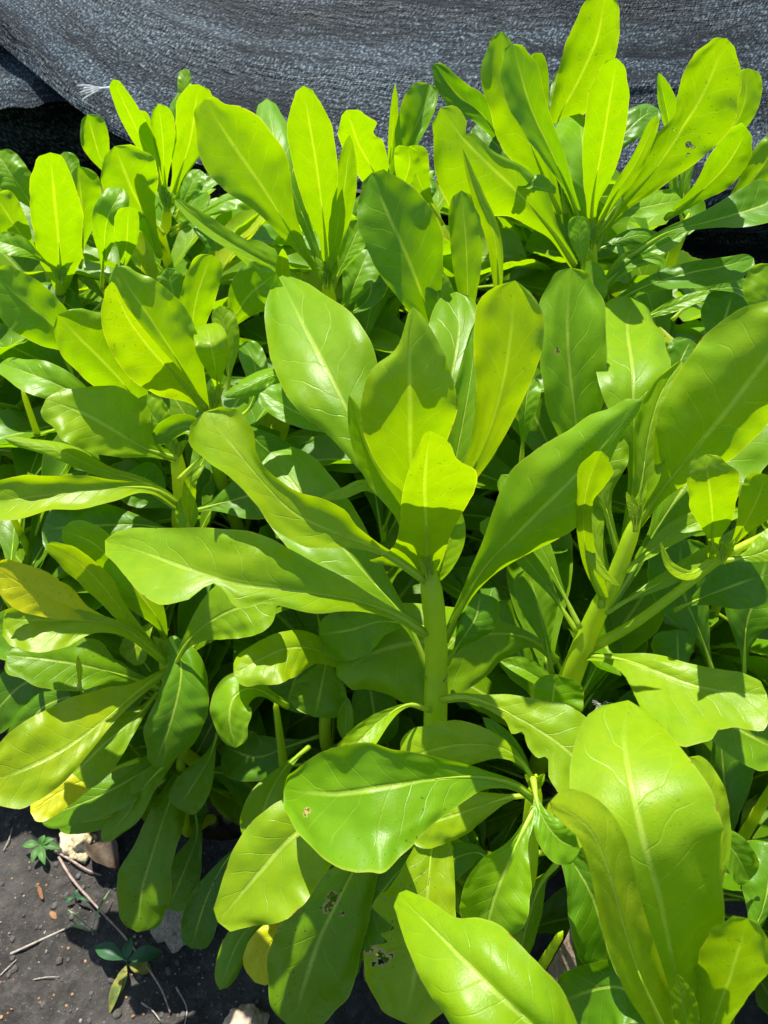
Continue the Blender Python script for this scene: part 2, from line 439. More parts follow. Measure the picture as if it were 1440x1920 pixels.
# ---------------------------------------------------------------- ground
def ground():
    n = 230; vs = []; fs = []; N2 = noise.noise
    ax = []
    for i in range(n + 1):
        s = -1 + 2 * i / n; ax.append(.75 * s + 40 * (abs(s) ** 11) * (1 if s > 0 else -1))
    for j in range(n + 1):
        for i in range(n + 1):
            x, y = ax[i] - .25, ax[j] + .55
            z = .012 * N2(Vector((x * 4, y * 4, 0))) + .006 * N2(Vector((x * 17, y * 17, 5))) + .005 * max(0, N2(Vector((x * 46, y * 46, 9)))) + .0025 * N2(Vector((x * 90, y * 90, 2)))
            if abs(x) > 2 or abs(y) > 2.5: z = 0
            vs.append((x, y, z))
    for j in range(n):
        for i in range(n):
            a = j * (n + 1) + i; fs.append((a, a + 1, a + n + 2, a + n + 1))
    o = link("ground", mesh("ground", vs, fs, [SOIL])); tag(o, "dark crumbly soil below the shrubs", kind="structure"); return o
ground()
def gz(x, y):
    N2 = noise.noise
    return .012 * N2(Vector((x * 4, y * 4, 0))) + .006 * N2(Vector((x * 17, y * 17, 5))) + .005 * max(0, N2(Vector((x * 46, y * 46, 9)))) + .0025 * N2(Vector((x * 90, y * 90, 2)))
def on_ground(px, py, dz=0):
    """world point on the soil seen at a photo pixel"""
    r = (at(px, py, 1) - CAMP); k = (CAMP.z - dz) / -r.z
    return CAMP + r * k

# ---------------------------------------------------------------- black shade net draped behind the shrubs
def hem_z(px_list):
    return px_list
HEM = [(-420, -330), (-250, -180), (-100, -30), (0, 62), (80, 130), (150, 190), (230, 245), (330, 290), (480, 335), (680, 372), (900, 400), (1100, 408), (1300, 402), (1440, 392), (1700, 380), (2000, 370)]
def net():
    root = empty("shade_net", (0, 1.25, 0))
    tag(root, "black woven shade net draped in folds behind the green shrubs", "shade net")
    def add(name, vs, fs, uv, m):
        me = mesh(name, vs, fs, [m]); ul = me.uv_layers.new(name="UVMap")
        for p in me.polygons:
            for li in p.loop_indices: ul.data[li].uv = uv[me.loops[li].vertex_index]
        o = link(name, me); o.parent = root; o.matrix_parent_inverse = Matrix.Translation(-root.location); return o
    hem, _ = crom([at(x, y, 1.17 + (.10 if x < 100 else 0) * min(1, (100 - x) / 300)) for x, y in HEM], 300)
    ulen = [0]
    for i in range(1, 301): ulen.append(ulen[-1] + (hem[i] - hem[i - 1]).length)
    # main drape: from the hem, up and away
    nv = 170; vs, fs, uv = [], [], []
    for j in range(nv + 1):
        v = 1.15 * (j / nv) ** 1.25
        for i in range(301):
            h = hem[i]; u = ulen[i]
            ang = R(34)
            lift = math.sin(ang) * v; back = math.cos(ang) * v
            # folds that run parallel to the hem, fading and changing along it
            q = v * 11 + 1.6 * noise.noise(Vector((u * .9, v * 1.5, 1)))
            w = .030 * (1 - abs(math.sin(q * math.pi * .5))) ** 1.5 * max(0, .55 + noise.noise(Vector((u * 1.1, v * 2.5, 4))))
            w += .016 * noise.noise(Vector((u * 1.6 + v * 1.5, v * 9, 2))) + .0045 * noise.noise(Vector((u * 3.5 + v * 4, v * 26, 7)))
            w += .0018 * noise.noise(Vector((u * 9 + v * 12, v * 60, 3)))
            w += .03 * noise.noise(Vector((u * .9, v * 1.3, 12)))
            roll = -.012 * math.exp(-v * 45)
            vs.append(h + Vector((0, back - w * .5, lift + w + roll))); uv.append((u, v))
    for j in range(nv):
        for i in range(300):
            a = j * 301 + i; fs.append((a, a + 1, a + 302, a + 301))
    add("drape", vs, fs, uv, NET)
    # under layer that shows below the hem on one side, its lower edge turned in
    nv = 30; vs, fs, uv = [], [], []
    lo = [(-420, 260), (-200, 235), (0, 205), (60, 203), (100, 193), (190, 200), (240, 262), (330, 300), (480, 345), (680, 384), (900, 412), (1100, 424), (1250, 432), (1300, 436), (1440, 436), (1700, 430), (2000, 430)]
    low, _ = crom([at(x, y, 1.215) for x, y in lo], 300)
    for j in range(nv + 1):
        f = j / nv
        for i in range(301):
            top = hem[i] + Vector((0, .035, -.006)); p = low[i].lerp(top, f)
            w = .012 * noise.noise(Vector((ulen[i] * 5, f * 2, 20))) + .006 * noise.noise(Vector((ulen[i] * 14, f * 4, 30)))
            vs.append(p + Vector((0, -w + .01 * math.sin(f * 3.1), w))); uv.append((ulen[i], f * .25))
    for j in range(nv):
        for i in range(300):
            a = j * 301 + i; fs.append((a, a + 1, a + 302, a + 301))
    add("under_layer", vs, fs, uv, NET)
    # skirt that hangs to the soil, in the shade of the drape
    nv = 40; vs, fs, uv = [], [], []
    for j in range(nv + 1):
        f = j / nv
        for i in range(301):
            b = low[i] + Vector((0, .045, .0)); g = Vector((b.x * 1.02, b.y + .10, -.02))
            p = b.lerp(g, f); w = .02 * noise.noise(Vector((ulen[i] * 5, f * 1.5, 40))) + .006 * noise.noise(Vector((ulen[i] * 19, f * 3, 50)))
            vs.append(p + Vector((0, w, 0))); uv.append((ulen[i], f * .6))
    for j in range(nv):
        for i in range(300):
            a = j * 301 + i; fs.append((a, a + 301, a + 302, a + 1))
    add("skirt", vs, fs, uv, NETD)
net()

def frayed_string():
    m = plain_material("white_string", (.62, .64, .66), (.8, .82, .84), 300, .5, .3, .0004, trans=(.6, .62, .65))
    root = empty("frayed_string", at(215, 185, 1.10)); tag(root, "frayed white plastic string tied at the net's hem", "string")
    def strand(px, r, name="strand"):
        P, _ = crom([at(x, y, d) for x, y, d in px], 18)
        vs, fs = tube(P, [r * (.8 + .2 * math.sin(i)) for i in range(19)], 6)
        o = link(name, mesh(name, vs, fs, [m])); o.parent = root; o.matrix_parent_inverse = Matrix.Translation(-root.location)
    strand([(248, 215, 1.10), (243, 195, 1.09), (230, 176, 1.085), (212, 166, 1.085), (190, 165, 1.08)], .0022, "cord")
    for e in [((190, 165, 1.08), (165, 160, 1.07), (144, 161, 1.07)), ((192, 166, 1.08), (168, 168, 1.07), (148, 174, 1.068)),
              ((190, 166, 1.08), (170, 172, 1.07), (151, 178, 1.07)), ((190, 167, 1.08), (172, 176, 1.07), (154, 187, 1.068)),
              ((194, 166, 1.08), (170, 164, 1.075), (150, 167, 1.07))]:
        strand(e, .0011)
frayed_string()
# ---------------------------------------------------------------- the shrubs (path: photo px, px, depth in m)
plant('A', "shrub in the middle foreground with one thick bare stem under a large rosette",
      [(815, 1420, .605), (818, 1250, .580), (815, 1160, .560), (804, 1070, .545)], .0090, rt=.0075)
plant('B', "shrub by the right edge with a thick slanting stem and one forked side branch",
      [(1058, 1300, .640), (1110, 1170, .600), (1150, 1090, .580), (1188, 990, .562)], .0092, rt=.0050,
      branches=[([(1085, 1226, .615), (1180, 1175, .60), (1270, 1110, .585), (1350, 1048, .57), (1440, 1000, .56)], [.0046, .0040, .0036, .0034, .0026])])
plant('C', "tall shrub rising alone behind the centre with four broad upright leaves against the net",
      [(628, 640, .80), (620, 580, .755), (613, 530, .725)], .0072)
plant('D', "tall shrub whose fan of upright leaves includes one with brown eaten spots",
      [(1100, 560, .80), (1105, 510, .75), (1108, 455, .722)], .0075)
plant('E', "shrub at the far right against the net with long dark sagging leaves",
      [(1240, 590, .86), (1255, 500, .80), (1285, 420, .77)], .006)
plant('F', "shrub at the upper left beside the frayed string, with narrow upright paddle leaves",
      [(309, 470, .92), (311, 430, .89), (313, 385, .865)], .0062)
plant('G', "shrub at the left edge, its tallest leaf before the dark gap under the net",
      [(118, 640, .90), (115, 570, .86), (114, 520, .825)], .0065)
plant('H', "shrub at the left with long leaves reaching out sideways over the lower plants",
      [(345, 1010, .73), (340, 940, .70), (332, 850, .672)], .0072)
plant('I', "low shrub at the lower left with yellowing leaves beside the bare soil",
      [(335, 1400, .76), (318, 1290, .71), (308, 1225, .685)], .0066)
plant('J', "shrub directly behind the middle one with a broad dark glossy leaf and slim pointed ones",
      [(848, 880, .73), (842, 790, .70), (834, 720, .675)], .0068)
plant('M', "low shrub in the foreground bottom with insect eaten drooping leaves",
      [(985, 1660, .58), (995, 1560, .55), (1003, 1475, .525)], .0066)
plant('N', "shrub at the nearest right corner with one very large leaf partly folded over by another",
      [(1310, 2150, .46), (1305, 2050, .43), (1300, 1980, .41)], .0085)
plant('O', "shrub left of centre with a crumpled young leaf among rounded leaves",
      [(415, 900, .75), (408, 830, .715), (400, 762, .685)], .0066)
plant('P', "lowest shrub with long leaves hanging down to the soil at the lower left",
      [(352, 1560, .87), (345, 1500, .84), (338, 1425, .80)], .0052, lower=0)
plant('Q', "small shaded shrub left of the bare stem with a domed glossy leaf",
      [(612, 1400, .76), (612, 1300, .73), (612, 1200, .705)], .0058)
plant('T', "half hidden shrub whose one bright tall leaf is cut off by the picture's top",
      [(1020, 480, .90), (1026, 400, .86), (1030, 330, .825)], .006)

G1 = (.30, 0, .1); Y1 = (.72, 0, .4); DK = (.05, .75, .2); MD = (.2, .35, .15); GL = (.12, .25, .1); BR = (.48, 0, .1)  # DK: dark leaves; on shaded ones the shade is in the colour
# --- A
L('A', "803,1100 800,1000 795,900 806,808", .545, .455, "0:12 .08:18 .13:58 .165:108 .2:78 .3:54 .4:47 .6:38 .8:23 .93:13", "0:13 .1:18 .2:30 .33:42 .45:64 .6:88 .7:95 .79:90 .825:66 .86:52 .93:40 .98:20", fold=8, roll=-8, bow=.05, col=(.42, 0, .35), label="upright leaf with a notched tip in front of the others")
L('A', "800,1085 783,980 771,880 769,760 768,640 774,576", .553, .475, "0:8 .2:10 .31:14 .38:42 .47:68 .55:82 .64:87 .72:80 .79:64 .835:30 .88:16 .95:9", "0:8 .2:11 .31:18 .38:32 .46:55 .55:72 .64:84 .72:80 .8:70 .88:54 .94:36 .98:18", fold=-10, roll=10, bow=.10, tip=.1, col=(.40, 0, .15), curl=.12)
L('A', "792,1075 745,950 670,805 612,690 560,590 524,516", .558, .600, "0:8 .2:11 .4:34 .49:46 .6:74 .69:84 .78:82 .87:70 .94:50 .98:26", "0:8 .2:11 .4:34 .49:52 .6:76 .69:88 .78:84 .87:62 .94:42 .98:20", fold=-14, roll=-12, bow=.12, tip=.25, col=(.25, .05, .1))
L('A', "792,1060 757,960 712,890 680,820 655,742", .548, .515, 26, 24, fold=-38, roll=8, bow=.06, col=(.3, 0, .1), prof='e')
L('A', "806,1070 860,930 905,840 938,740 956,640 966,526", .553, .485, "0:8 .26:11 .4:20 .5:30 .62:44 .72:58 .8:66 .88:68 .94:56 .98:30", "0:8 .26:11 .4:20 .5:30 .62:42 .72:54 .8:60 .88:62 .94:50 .98:28", fold=10, roll=6, bow=.04, col=(.55, 0, .3))
L('A', "815,1040 850,880 870,780 885,690 893,600", .570, .560, 28, 28, fold=-8, roll=-10, prof='e', col=MD)
L('A', "808,1060 830,850 845,720 860,620 855,547", .590, .580, 58, 44, fold=-8, roll=10, bow=.08, tip=.2, col=MD)
L('A', "802,1092 720,1035 630,1000 550,960 490,900 440,840 382,773", .545, .505, "0:8 .18:8 .3:14 .37:28 .45:42 .54:42 .62:32 .7:32 .77:36 .84:46 .92:50 .97:32", "0:8 .18:8 .3:24 .37:44 .45:46 .54:36 .62:26 .7:20 .77:24 .84:46 .92:50 .97:32", fold=-6, roll=-14, twist=50, bow=.10, col=(.48, 0, .15))
L('A', "806,1264 765,1170 690,1080 630,1010 560,920 508,848", .585, .640, 72, 60, fold=-5, roll=5, bow=.14, col=(.18, .1, .1))
L('A', "800,1190 740,1152 650,1122 540,1108 440,1095 350,1065 270,1035 197,1013", .560, .515, "0:9 .11:9 .2:13 .26:20 .35:30 .44:25 .5:23 .56:36 .59:28 .62:12 .655:7 .67:14 .685:36 .72:52 .76:64 .82:60 .89:46 .95:30", "0:9 .11:9 .2:18 .26:30 .35:48 .44:68 .52:84 .6:90 .68:84 .75:74 .82:60 .88:46 .93:38 .97:25", fold=-10, roll=0, puff=.16, bow=.14, tip=.25, col=(.34, .0, .15), label="long leaf lying level with a chewed lower edge")
L('A', "833,1205 868,1130 910,1062 960,1010 1030,940 1100,870 1205,750", .578, .515, "0:8 .14:10 .28:22 .4:52 .5:76 .57:84 .65:80 .73:70 .8:58 .86:52 .93:30", "0:8 .14:10 .28:24 .4:42 .5:62 .57:70 .65:60 .73:42 .8:28 .9:12", fold=8, roll=0, bow=.06, col=(.24, .05, .2))
L('A', "806,1332 765,1322 720,1345 680,1382 635,1430", .575, .520, 22, 24, fold=-22, bow=.12, col=(.4, 0, .1))
L('A', "828,1312 880,1309 950,1335 1020,1375 1080,1420 1150,1475", .572, .515, "0:7 .15:8 .35:32 .5:50 .65:66 .8:64 .93:40", "0:7 .2:8 .35:14 .42:30 .46:18 .52:34 .6:42 .64:30 .7:55 .8:65 .93:40", fold=6, roll=8, bow=.08, col=(.4, 0, .15))
L('A', "805,1180 720,1165 660,1180 598,1190", .595, .635, 50, 34, fold=5, col=MD)
L('A', "838,1245 862,1205 890,1160 902,1112", .600, .590, 32, 44, fold=-15, roll=20, curl=.5, bow=.2, col=DK)
L('A', "803,1120 830,1050 845,990 842,930", .56, .55, 14, 26, fold=-20, prof='e', col=G1)
L('A', "745,955 690,912 645,925 598,937", .575, .60, 10, 12, prof='e', col=BR)
# --- M
L('M', "1003,1500 960,1470 890,1457 800,1462 700,1477 620,1487 532,1480", .525, .475, "0:7 .1:8 .2:14 .3:32 .44:62 .55:90 .65:104 .75:100 .85:82 .93:55 .97:35", "0:7 .1:8 .2:12 .3:25 .44:46 .55:64 .65:80 .75:86 .85:78 .93:56 .97:36", fold=-8, roll=-6, bow=.13, tip=.3, col=(.10, .2, .5), holes=[(577, 1519, 5), (572, 1528, 3)], label="broad leaf lying level with a small torn hole")
L('M', "1010,1485 980,1432 930,1400 850,1398 750,1422", .55, .565, 42, 40, fold=8, bow=.1, col=BR)
L('M', "1003,1492 960,1495 900,1512 840,1532 762,1556", .545, .55, 40, 40, fold=8, roll=10, bow=.08, col=(.5, 0, .1))
L('M', "740,1430 640,1505 555,1560 490,1630 408,1728", .575, .535, "0:7 .3:45 .45:76 .6:84 .72:80 .85:60 .95:32", "0:7 .3:30 .45:54 .6:64 .72:60 .85:42 .95:24", fold=-6, roll=4, bow=.08, col=(.45, .05, .35), label="leaf with scratched, browning tip")
L('M', "770,1440 695,1570 645,1665 603,1750 572,1840 548,1928", .615, .590, "0:8 .1:14 .3:32 .45:52 .6:72 .8:84 .92:62", "0:8 .1:14 .3:38 .38:46 .43:30 .5:50 .6:62 .8:76 .92:58", fold=6, bow=.06, col=(.22, .45, .8), holes=[(623, 1684, 10), (616, 1700, 8), (611, 1708, 5), (641, 1713, 4.5)], label="dull drooping leaf with a torn hole")
L('M', "830,1480 812,1570 800,1690 785,1790 760,1918", .565, .520, "0:8 .1:14 .25:36 .5:52 .7:68 .85:68 .95:42", "0:8 .1:14 .25:30 .4:64 .5:88 .54:92 .58:72 .61:50 .64:72 .68:58 .72:96 .85:84 .95:52", fold=8, bow=.06, col=(.5, .1, .5), holes=[(718, 1800, 10), (712, 1788, 8), (734, 1790, 4.5), (700, 1807, 4), (690, 1776, 12), (702, 1762, 9)], label="leaf with a ragged chewed edge and holes")
L('M', "1120,2045 1010,1932 935,1862 872,1800 812,1740 744,1676", .385, .440, "0:12 .1:40 .3:86 .5:96 .65:86 .8:62 .92:36 .97:22", "0:12 .1:30 .3:66 .5:74 .6:72 .7:60 .8:32 .9:25 .97:15", fold=4, roll=-4, puff=.34, curl=.35, bow=.18, tip=.1, col=(.30, 0, .05), label="large glossy arching leaf nearest the camera")
L('M', "1003,1515 962,1597 928,1680 903,1775", .520, .500, "0:7 .2:14 .5:48 .75:55 .9:36", "0:7 .2:12 .4:45 .6:66 .75:60 .9:30", fold=-10, roll=-8, bow=.12, col=(.2, .1, .1))
L('M', "850,1590 770,1615 710,1682 648,1782", .61, .60, 44, 44, fold=10, col=DK)
L('M', "1003,1525 1062,1600 1112,1685 1145,1805", .535, .520, 62, 58, fold=-12, bow=.12, roll=8, col=DK)
L('M', "1045,1620 1012,1662 985,1745 968,1832", .57, .58, 24, 24, fold=20, prof='e', col=(.5, .6, .6))
L('M', "1000,1460 1012,1520 1045,1570 1088,1592", .505, .480, 26, 34, fold=-30, roll=12, curl=.4, bow=.2, col=GL)
L('M', "1000,1470 985,1440 930,1372 905,1345", .55, .56, 14, 18, prof='e', fold=-25, col=DK)
L('M', "930,1640 900,1600 850,1610 800,1640", .60, .62, 30, 30, col=DK)
L('M', "1010,1600 1060,1600 1120,1640 1160,1720", .60, .62, 40, 40, col=DK)
# --- N
L('N', "1330,2080 1290,1930 1262,1810 1235,1680 1205,1570 1180,1460 1170,1380 1178,1313", .425, .375, "0:12 .2:38 .355:58 .525:88 .67:108 .78:118 .86:114 .92:100 .96:78 .985:48", "0:12 .2:42 .355:72 .525:106 .67:122 .78:118 .86:104 .92:88 .96:68 .985:42", fold=-6, roll=4, bow=.14, tip=.35, col=(.38, 0, .1), puff=.10, label="very large leaf, tip bent back and shining")
L('N', "1290,2040 1240,1920 1200,1830 1165,1720 1140,1630 1102,1550 1032,1503", .385, .350, "0:10 .2:22 .4:36 .6:38 .8:28 .92:22", "0:10 .2:32 .4:44 .6:44 .7:46 .8:50 .92:38", fold=18, roll=20, bow=.08, col=(.62, 0, .25))
L('N', "1310,2020 1342,1905 1372,1820 1402,1722", .415, .365, "0:9 .2:24 .5:48 .7:54 .85:48 .95:26", "0:9 .2:24 .5:58 .7:78 .85:72 .95:40", fold=6, bow=.05, col=(.42, 0, .3))
L('N', "1300,1990 1285,1905 1268,1826", .385, .362, 22, 26, fold=-6, col=(.4, .05, .2), prof='e')
L('N', "1340,1760 1345,1600 1325,1500 1290,1420", .47, .46, 20, 36, fold=5, col=BR)
L('N', "1280,1600 1330,1562 1372,1590 1406,1650", .50, .50, 30, 30, fold=-8, bow=.15, col=GL)
L('N', "1310,1980 1240,1900 1150,1850 1045,1880", .50, .53, 52, 55, fold=-10, bow=.15, col=DK)
L('N', "1290,1980 1230,1880 1190,1790 1165,1700", .49, .50, 45, 50, fold=8, col=DK)
L('N', "1380,1800 1420,1730 1440,1660 1450,1580", .50, .52, 40, 40, fold=8, col=DK)
# --- B
L('B', "1192,990 1240,920 1310,835 1390,735 1460,640 1520,560", .560, .500, "0:9 .12:14 .2:34 .3:74 .42:94 .55:100 .7:102 .85:84 .95:45", "0:9 .12:14 .2:24 .3:46 .42:68 .55:84 .7:90 .85:76 .95:40", fold=6, roll=-4, bow=.06, col=(.36, 0, .15), label="very broad bright leaf reaching past the right edge")
L('B', "1172,1010 1187,910 1188,810 1185,700 1176,610 1192,556", .600, .590, "0:8 .25:8 .35:16 .5:36 .62:54 .75:62 .85:60 .93:52 .98:34", "0:8 .25:9 .35:18 .5:36 .62:58 .75:74 .85:76 .93:60 .98:38", fold=-10, roll=4, bow=.20, tip=.6, col=(.26, .05, .1), label="leaf with its top curled back and shining")
L('B', "1140,1100 1112,950 1086,830 1069,700 1063,600 1070,502", .625, .590, "0:8 .2:8 .4:20 .5:38 .6:52 .75:52 .88:48 .96:32", "0:8 .2:8 .4:20 .5:34 .6:48 .75:60 .88:58 .96:35", fold=4, roll=-6, bow=.06, col=(.22, .1, .1), holes=[(1045, 660, 5)])
L('B', "1190,995 1205,900 1215,820 1238,740 1278,676", .565, .545, 28, 34, fold=-6, roll=-10, prof='e', col=(.35, 0, .1))
L('B', "1132,1122 1102,1050 1094,970 1104,900 1128,846", .555, .500, "0:8 .2:9 .5:12 .7:14 .85:24 .95:14", "0:8 .2:15 .5:14 .65:14 .78:28 .9:34 .96:18", fold=-20, roll=-15, bow=-.04, col=(.4, 0, .15))
L('B', "1100,960 1105,1020 1130,1070 1162,1098", .55, .54, 8, 12, fold=-20, prof='e', col=BR)
L('B', "1335,1058 1336,980 1331,920 1322,852", .572, .500, "0:8 .2:9 .4:28 .6:42 .8:46 .92:36", "0:8 .2:10 .4:28 .6:40 .8:44 .92:30", fold=-6, roll=-6, bow=.10, tip=.35, col=(.32, 0, .05))
L('B', "1358,1048 1392,990 1418,940 1438,890", .565, .530, 38, 36, fold=-10, bow=.08, col=BR)
L('B', "1330,1052 1295,1076 1256,1060 1238,1016", .560, .540, 13, 9, fold=-20, roll=20, prof='e', col=BR)
L('B', "1350,1052 1395,1046 1440,1030 1490,1000", .565, .55, 28, 26, fold=-6, col=G1)
L('B', "1085,1228 1160,1236 1222,1254 1295,1282 1370,1298 1438,1302", .612, .530, "0:6 .1:6 .2:9 .35:22 .5:30 .7:34 .85:36 .95:26", "0:6 .1:6 .2:16 .28:62 .4:86 .5:88 .6:70 .7:52 .8:48 .9:52 .96:34", fold=-20, roll=-12, bow=.12, col=(.36, 0, .1), label="wavy sunlit leaf lying level")
L('B', "1088,1178 1055,1110 1020,1035 980,960 940,890", .595, .61, 24, 24, col=MD)
L('B', "1083,1186 1040,1120 1000,1065 960,1020 900,980", .605, .63, 20, 26, col=MD)
L('B', "1135,1150 1200,1112 1262,1080 1340,1030 1400,980", .585, .60, 14, 14, prof='e', col=G1)
L('B', "1160,1072 1210,1042 1260,1002 1320,975 1410,955", .572, .57, 20, 16, prof='e', fold=-15, col=G1)
L('B', "1140,1140 1190,1065 1238,980 1290,900 1360,820 1440,740", .585, .595, "0:8 .3:9 .45:30 .6:55 .8:60", "0:8 .3:9 .45:40 .6:75 .8:80", fold=5, col=MD)
L('B', "1160,1045 1140,965 1128,900 1158,812", .575, .56, "0:7 .35:8 .6:26 .8:32", "0:7 .35:8 .6:28 .8:34", fold=-5, col=(.3, .1, .1))
L('B', "1128,1140 1127,1080 1118,1000 1108,930", .575, .57, "0:7 .5:8 .8:16", "0:7 .5:8 .8:16", col=G1)
L('B', "1340,1270 1312,1185 1282,1110 1275,1010", .68, .66, 58, 62, col=DK)
L('B', "1395,1270 1400,1170 1420,1110 1440,1040", .70, .68, 66, 60, col=DK)
L('B', "1282,1300 1272,1240 1270,1180", .66, .65, 40, 38, col=DK)
L('B', "1265,1145 1330,1115 1425,1080", .65, .64, 48, 40, fold=-12, bow=.15, col=DK)
L('B', "1190,1300 1290,1325 1370,1360 1465,1410", .61, .575, 46, 48, fold=5, bow=.08, col=MD)
L('B', "1045,1240 1000,1202 940,1188 850,1195 770,1205 700,1225 632,1268", .665, .625, "0:8 .1:9 .25:46 .4:82 .55:100 .7:100 .85:76 .95:42", "0:8 .1:9 .25:18 .4:40 .55:55 .7:66 .85:62 .95:36", fold=4, roll=-4, bow=.12, col=(.30, .1, .1))
L('B', "1060,1300 1012,1272 975,1252 938,1240", .60, .60, 12, 22, fold=-20, bow=.15, prof='e', col=GL)
L('B', "1035,1262 1022,1192 1008,1130 988,1065", .645, .64, 36, 36, col=MD)
L('B', "1242,760 1265,700 1295,636", .65, .65, 30, 28, col=DK)
L('B', "1330,690 1352,620 1375,548", .68, .67, 44, 38, fold=-5, col=DK)
L('B', "1440,660 1440,560 1452,495", .64, .62, 42, 40, col=G1)
L('B', "978,870 982,800 988,740 998,706", .63, .61, 18, 22, fold=-15, bow=.15, col=GL)
L('B', "1030,1420 1032,1345 1043,1264", .59, .56, 40, 50, fold=-12, bow=.12, col=(.12, .25, .05))
# --- C
L('C', "612,532 585,495 545,435 495,355 440,275 383,186", .722, .655, "0:6 .11:6 .28:18 .4:30 .51:46 .62:60 .72:65 .82:58 .92:36", "0:6 .11:6 .28:18 .4:34 .51:56 .6:66 .72:62 .84:44 .93:22", fold=4, roll=-4, bow=.05, col=(.40, 0, .15))
L('C', "615,530 608,430 595,320 581,235 569,161", .718, .630, "0:6 .2:10 .4:30 .6:41 .78:43 .9:30 .96:18", "0:6 .2:12 .4:26 .6:37 .78:39 .9:27 .96:17", fold=5, roll=5, bow=.04, col=(.42, 0, .15))
L('C', "612,530 585,450 545,345 515,260 500,185", .73, .70, "0:6 .3:10 .5:26 .7:42 .85:38 .94:24", "0:6 .3:8 .5:18 .7:26 .85:30 .94:20", fold=-10, roll=12, bow=.12, tip=.3, col=(.15, .15, .1))
L('C', "618,530 630,440 646,350 656,253", .73, .67, 24, 22, fold=5, prof='e', col=G1)
L('C', "616,530 629,450 643,352", .712, .67, 12, 12, prof='e', col=BR)
L('C', "622,545 645,490 679,413", .74, .73, 26, 26, col=G1)
L('C', "620,600 650,565 672,515 691,468", .775, .76, 30, 36, fold=-15, bow=.15, col=GL)
L('C', "606,560 520,505 440,460 380,420 328,375", .735, .68, "0:5 .2:8 .5:15 .8:13 .95:8", "0:5 .2:8 .5:20 .75:18 .95:9", fold=-25, bow=.08, col=(.4, 0, .1))
L('C', "640,600 690,560 700,500", .80, .80, 30, 30, col=DK)
# --- right of C, against the net: own shoots of C's and J's neighbours
plant('U', "shrub between two tall fans with a folded bright leaf and a pale glossy one",
      [(735, 480, .90), (728, 430, .87), (722, 370, .84)], .006)
L('U', "722,370 700,320 672,270 650,206", .84, .77, "0:6 .3:24 .6:26 .8:28 .95:14", "0:6 .3:30 .55:42 .7:34 .82:46 .92:28", fold=22, roll=-8, col=(.4, 0, .1))
L('U', "715,365 735,330 770,260 800,185 805,158", .83, .80, "0:5 .25:12 .5:28 .75:34 .92:26", "0:5 .25:10 .5:18 .75:22 .92:18", fold=-22, roll=14, bow=.08, col=(.15, .2, .05))
L('U', "722,350 732,290 738,215 741,157", .85, .80, 7, 9, prof='e', fold=10, col=BR)
L('U', "735,390 755,350 768,310 765,275", .80, .76, 28, 18, fold=-15, roll=15, bow=.15, col=(.3, 0, .1))
L('U', "830,420 800,370 780,320 778,272", .84, .80, 20, 24, col=G1)
L('U', "790,430 740,390 700,380 660,400", .87, .88, 20, 24, bow=.15, col=DK)
L('U', "800,420 790,370 800,330", .85, .85, 28, 24, bow=.1, col=DK)
# --- J
L('J', "832,700 800,580 765,485 725,395 697,324", .670, .625, "0:7 .3:30 .45:50 .6:60 .75:60 .87:46 .95:26", "0:7 .3:24 .45:46 .6:66 .75:62 .88:44 .95:25", fold=-10, roll=-6, bow=.12, col=(.08, .3, .1), label="broad dark leaf with a shining patch")
L('J', "880,700 877,560 874,460 865,357", .665, .62, 27, 30, fold=6, prof='o', col=(.25, .1, .1))
L('J', "936,620 934,520 926,440 900,370 867,278", .655, .605, 14, 15, fold=30, twist=60, prof='e', col=(.42, 0, .2))
L('J', "830,640 822,570 820,501", .65, .625, 24, 28, fold=5, prof='e', col=(.25, .1, .1))
L('J', "1110,600 1112,540 1100,486", .70, .69, 16, 24, fold=-15, prof='e', col=G1)
L('J', "1120,575 1150,520 1195,488 1238,492 1236,535", .71, .68, 12, 14, fold=-25, prof='e', col=GL)
L('J', "1118,560 1150,510 1180,480 1212,470", .715, .69, 10, 11, fold=-20, prof='e', col=BR)
# --- D
L('D', "1108,455 1112,370 1128,280 1143,190 1156,109", .718, .625, "0:6 .2:10 .35:24 .5:34 .65:38 .8:38 .92:27", "0:6 .2:10 .35:26 .5:36 .65:37 .8:35 .92:24", fold=5, roll=5, bow=.04, col=(.33, .05, .15))
L('D', "1110,455 1170,380 1230,315 1285,230 1325,160 1362,72", .718, .630, "0:6 .1:7 .21:12 .3:26 .4:36 .5:36 .62:24 .7:36 .8:46 .9:42 .96:26", "0:6 .1:7 .21:14 .3:24 .4:34 .5:52 .62:68 .72:76 .8:64 .86:60 .93:46 .97:28", fold=5, roll=-5, bow=.04, col=(.42, 0, .3), holes=[(1291, 271, 5), (1300, 275, 3), (1290, 290, 2.5), (1264, 243, 3)], label="big leaf with brown eaten spots")
L('D', "1100,455 1072,370 1036,290 995,200 961,83", .722, .650, "0:5 .25:9 .4:24 .55:36 .7:43 .85:40 .94:24", "0:5 .25:8 .4:17 .55:21 .7:25 .85:28 .94:18", fold=-22, roll=10, bow=.10, col=(.08, .3, .1))
L('D', "1050,400 1003,290 970,200 945,120 940,58", .75, .69, "0:5 .3:32 .5:48 .7:46 .85:38 .94:22", "0:5 .3:30 .5:46 .7:38 .85:30 .94:20", fold=6, col=(.4, 0, .1))
L('D', "1078,498 1040,440 985,375 920,310 870,260 826,202", .705, .635, "0:7 .17:9 .3:22 .39:30 .5:56 .62:86 .74:80 .85:54 .94:30", "0:7 .17:12 .3:32 .39:44 .5:40 .6:30 .7:22 .8:22 .83:8 .87:24 .94:26", fold=4, roll=-10, bow=.06, col=(.40, 0, .2), label="broad leaf with a bitten upper edge")
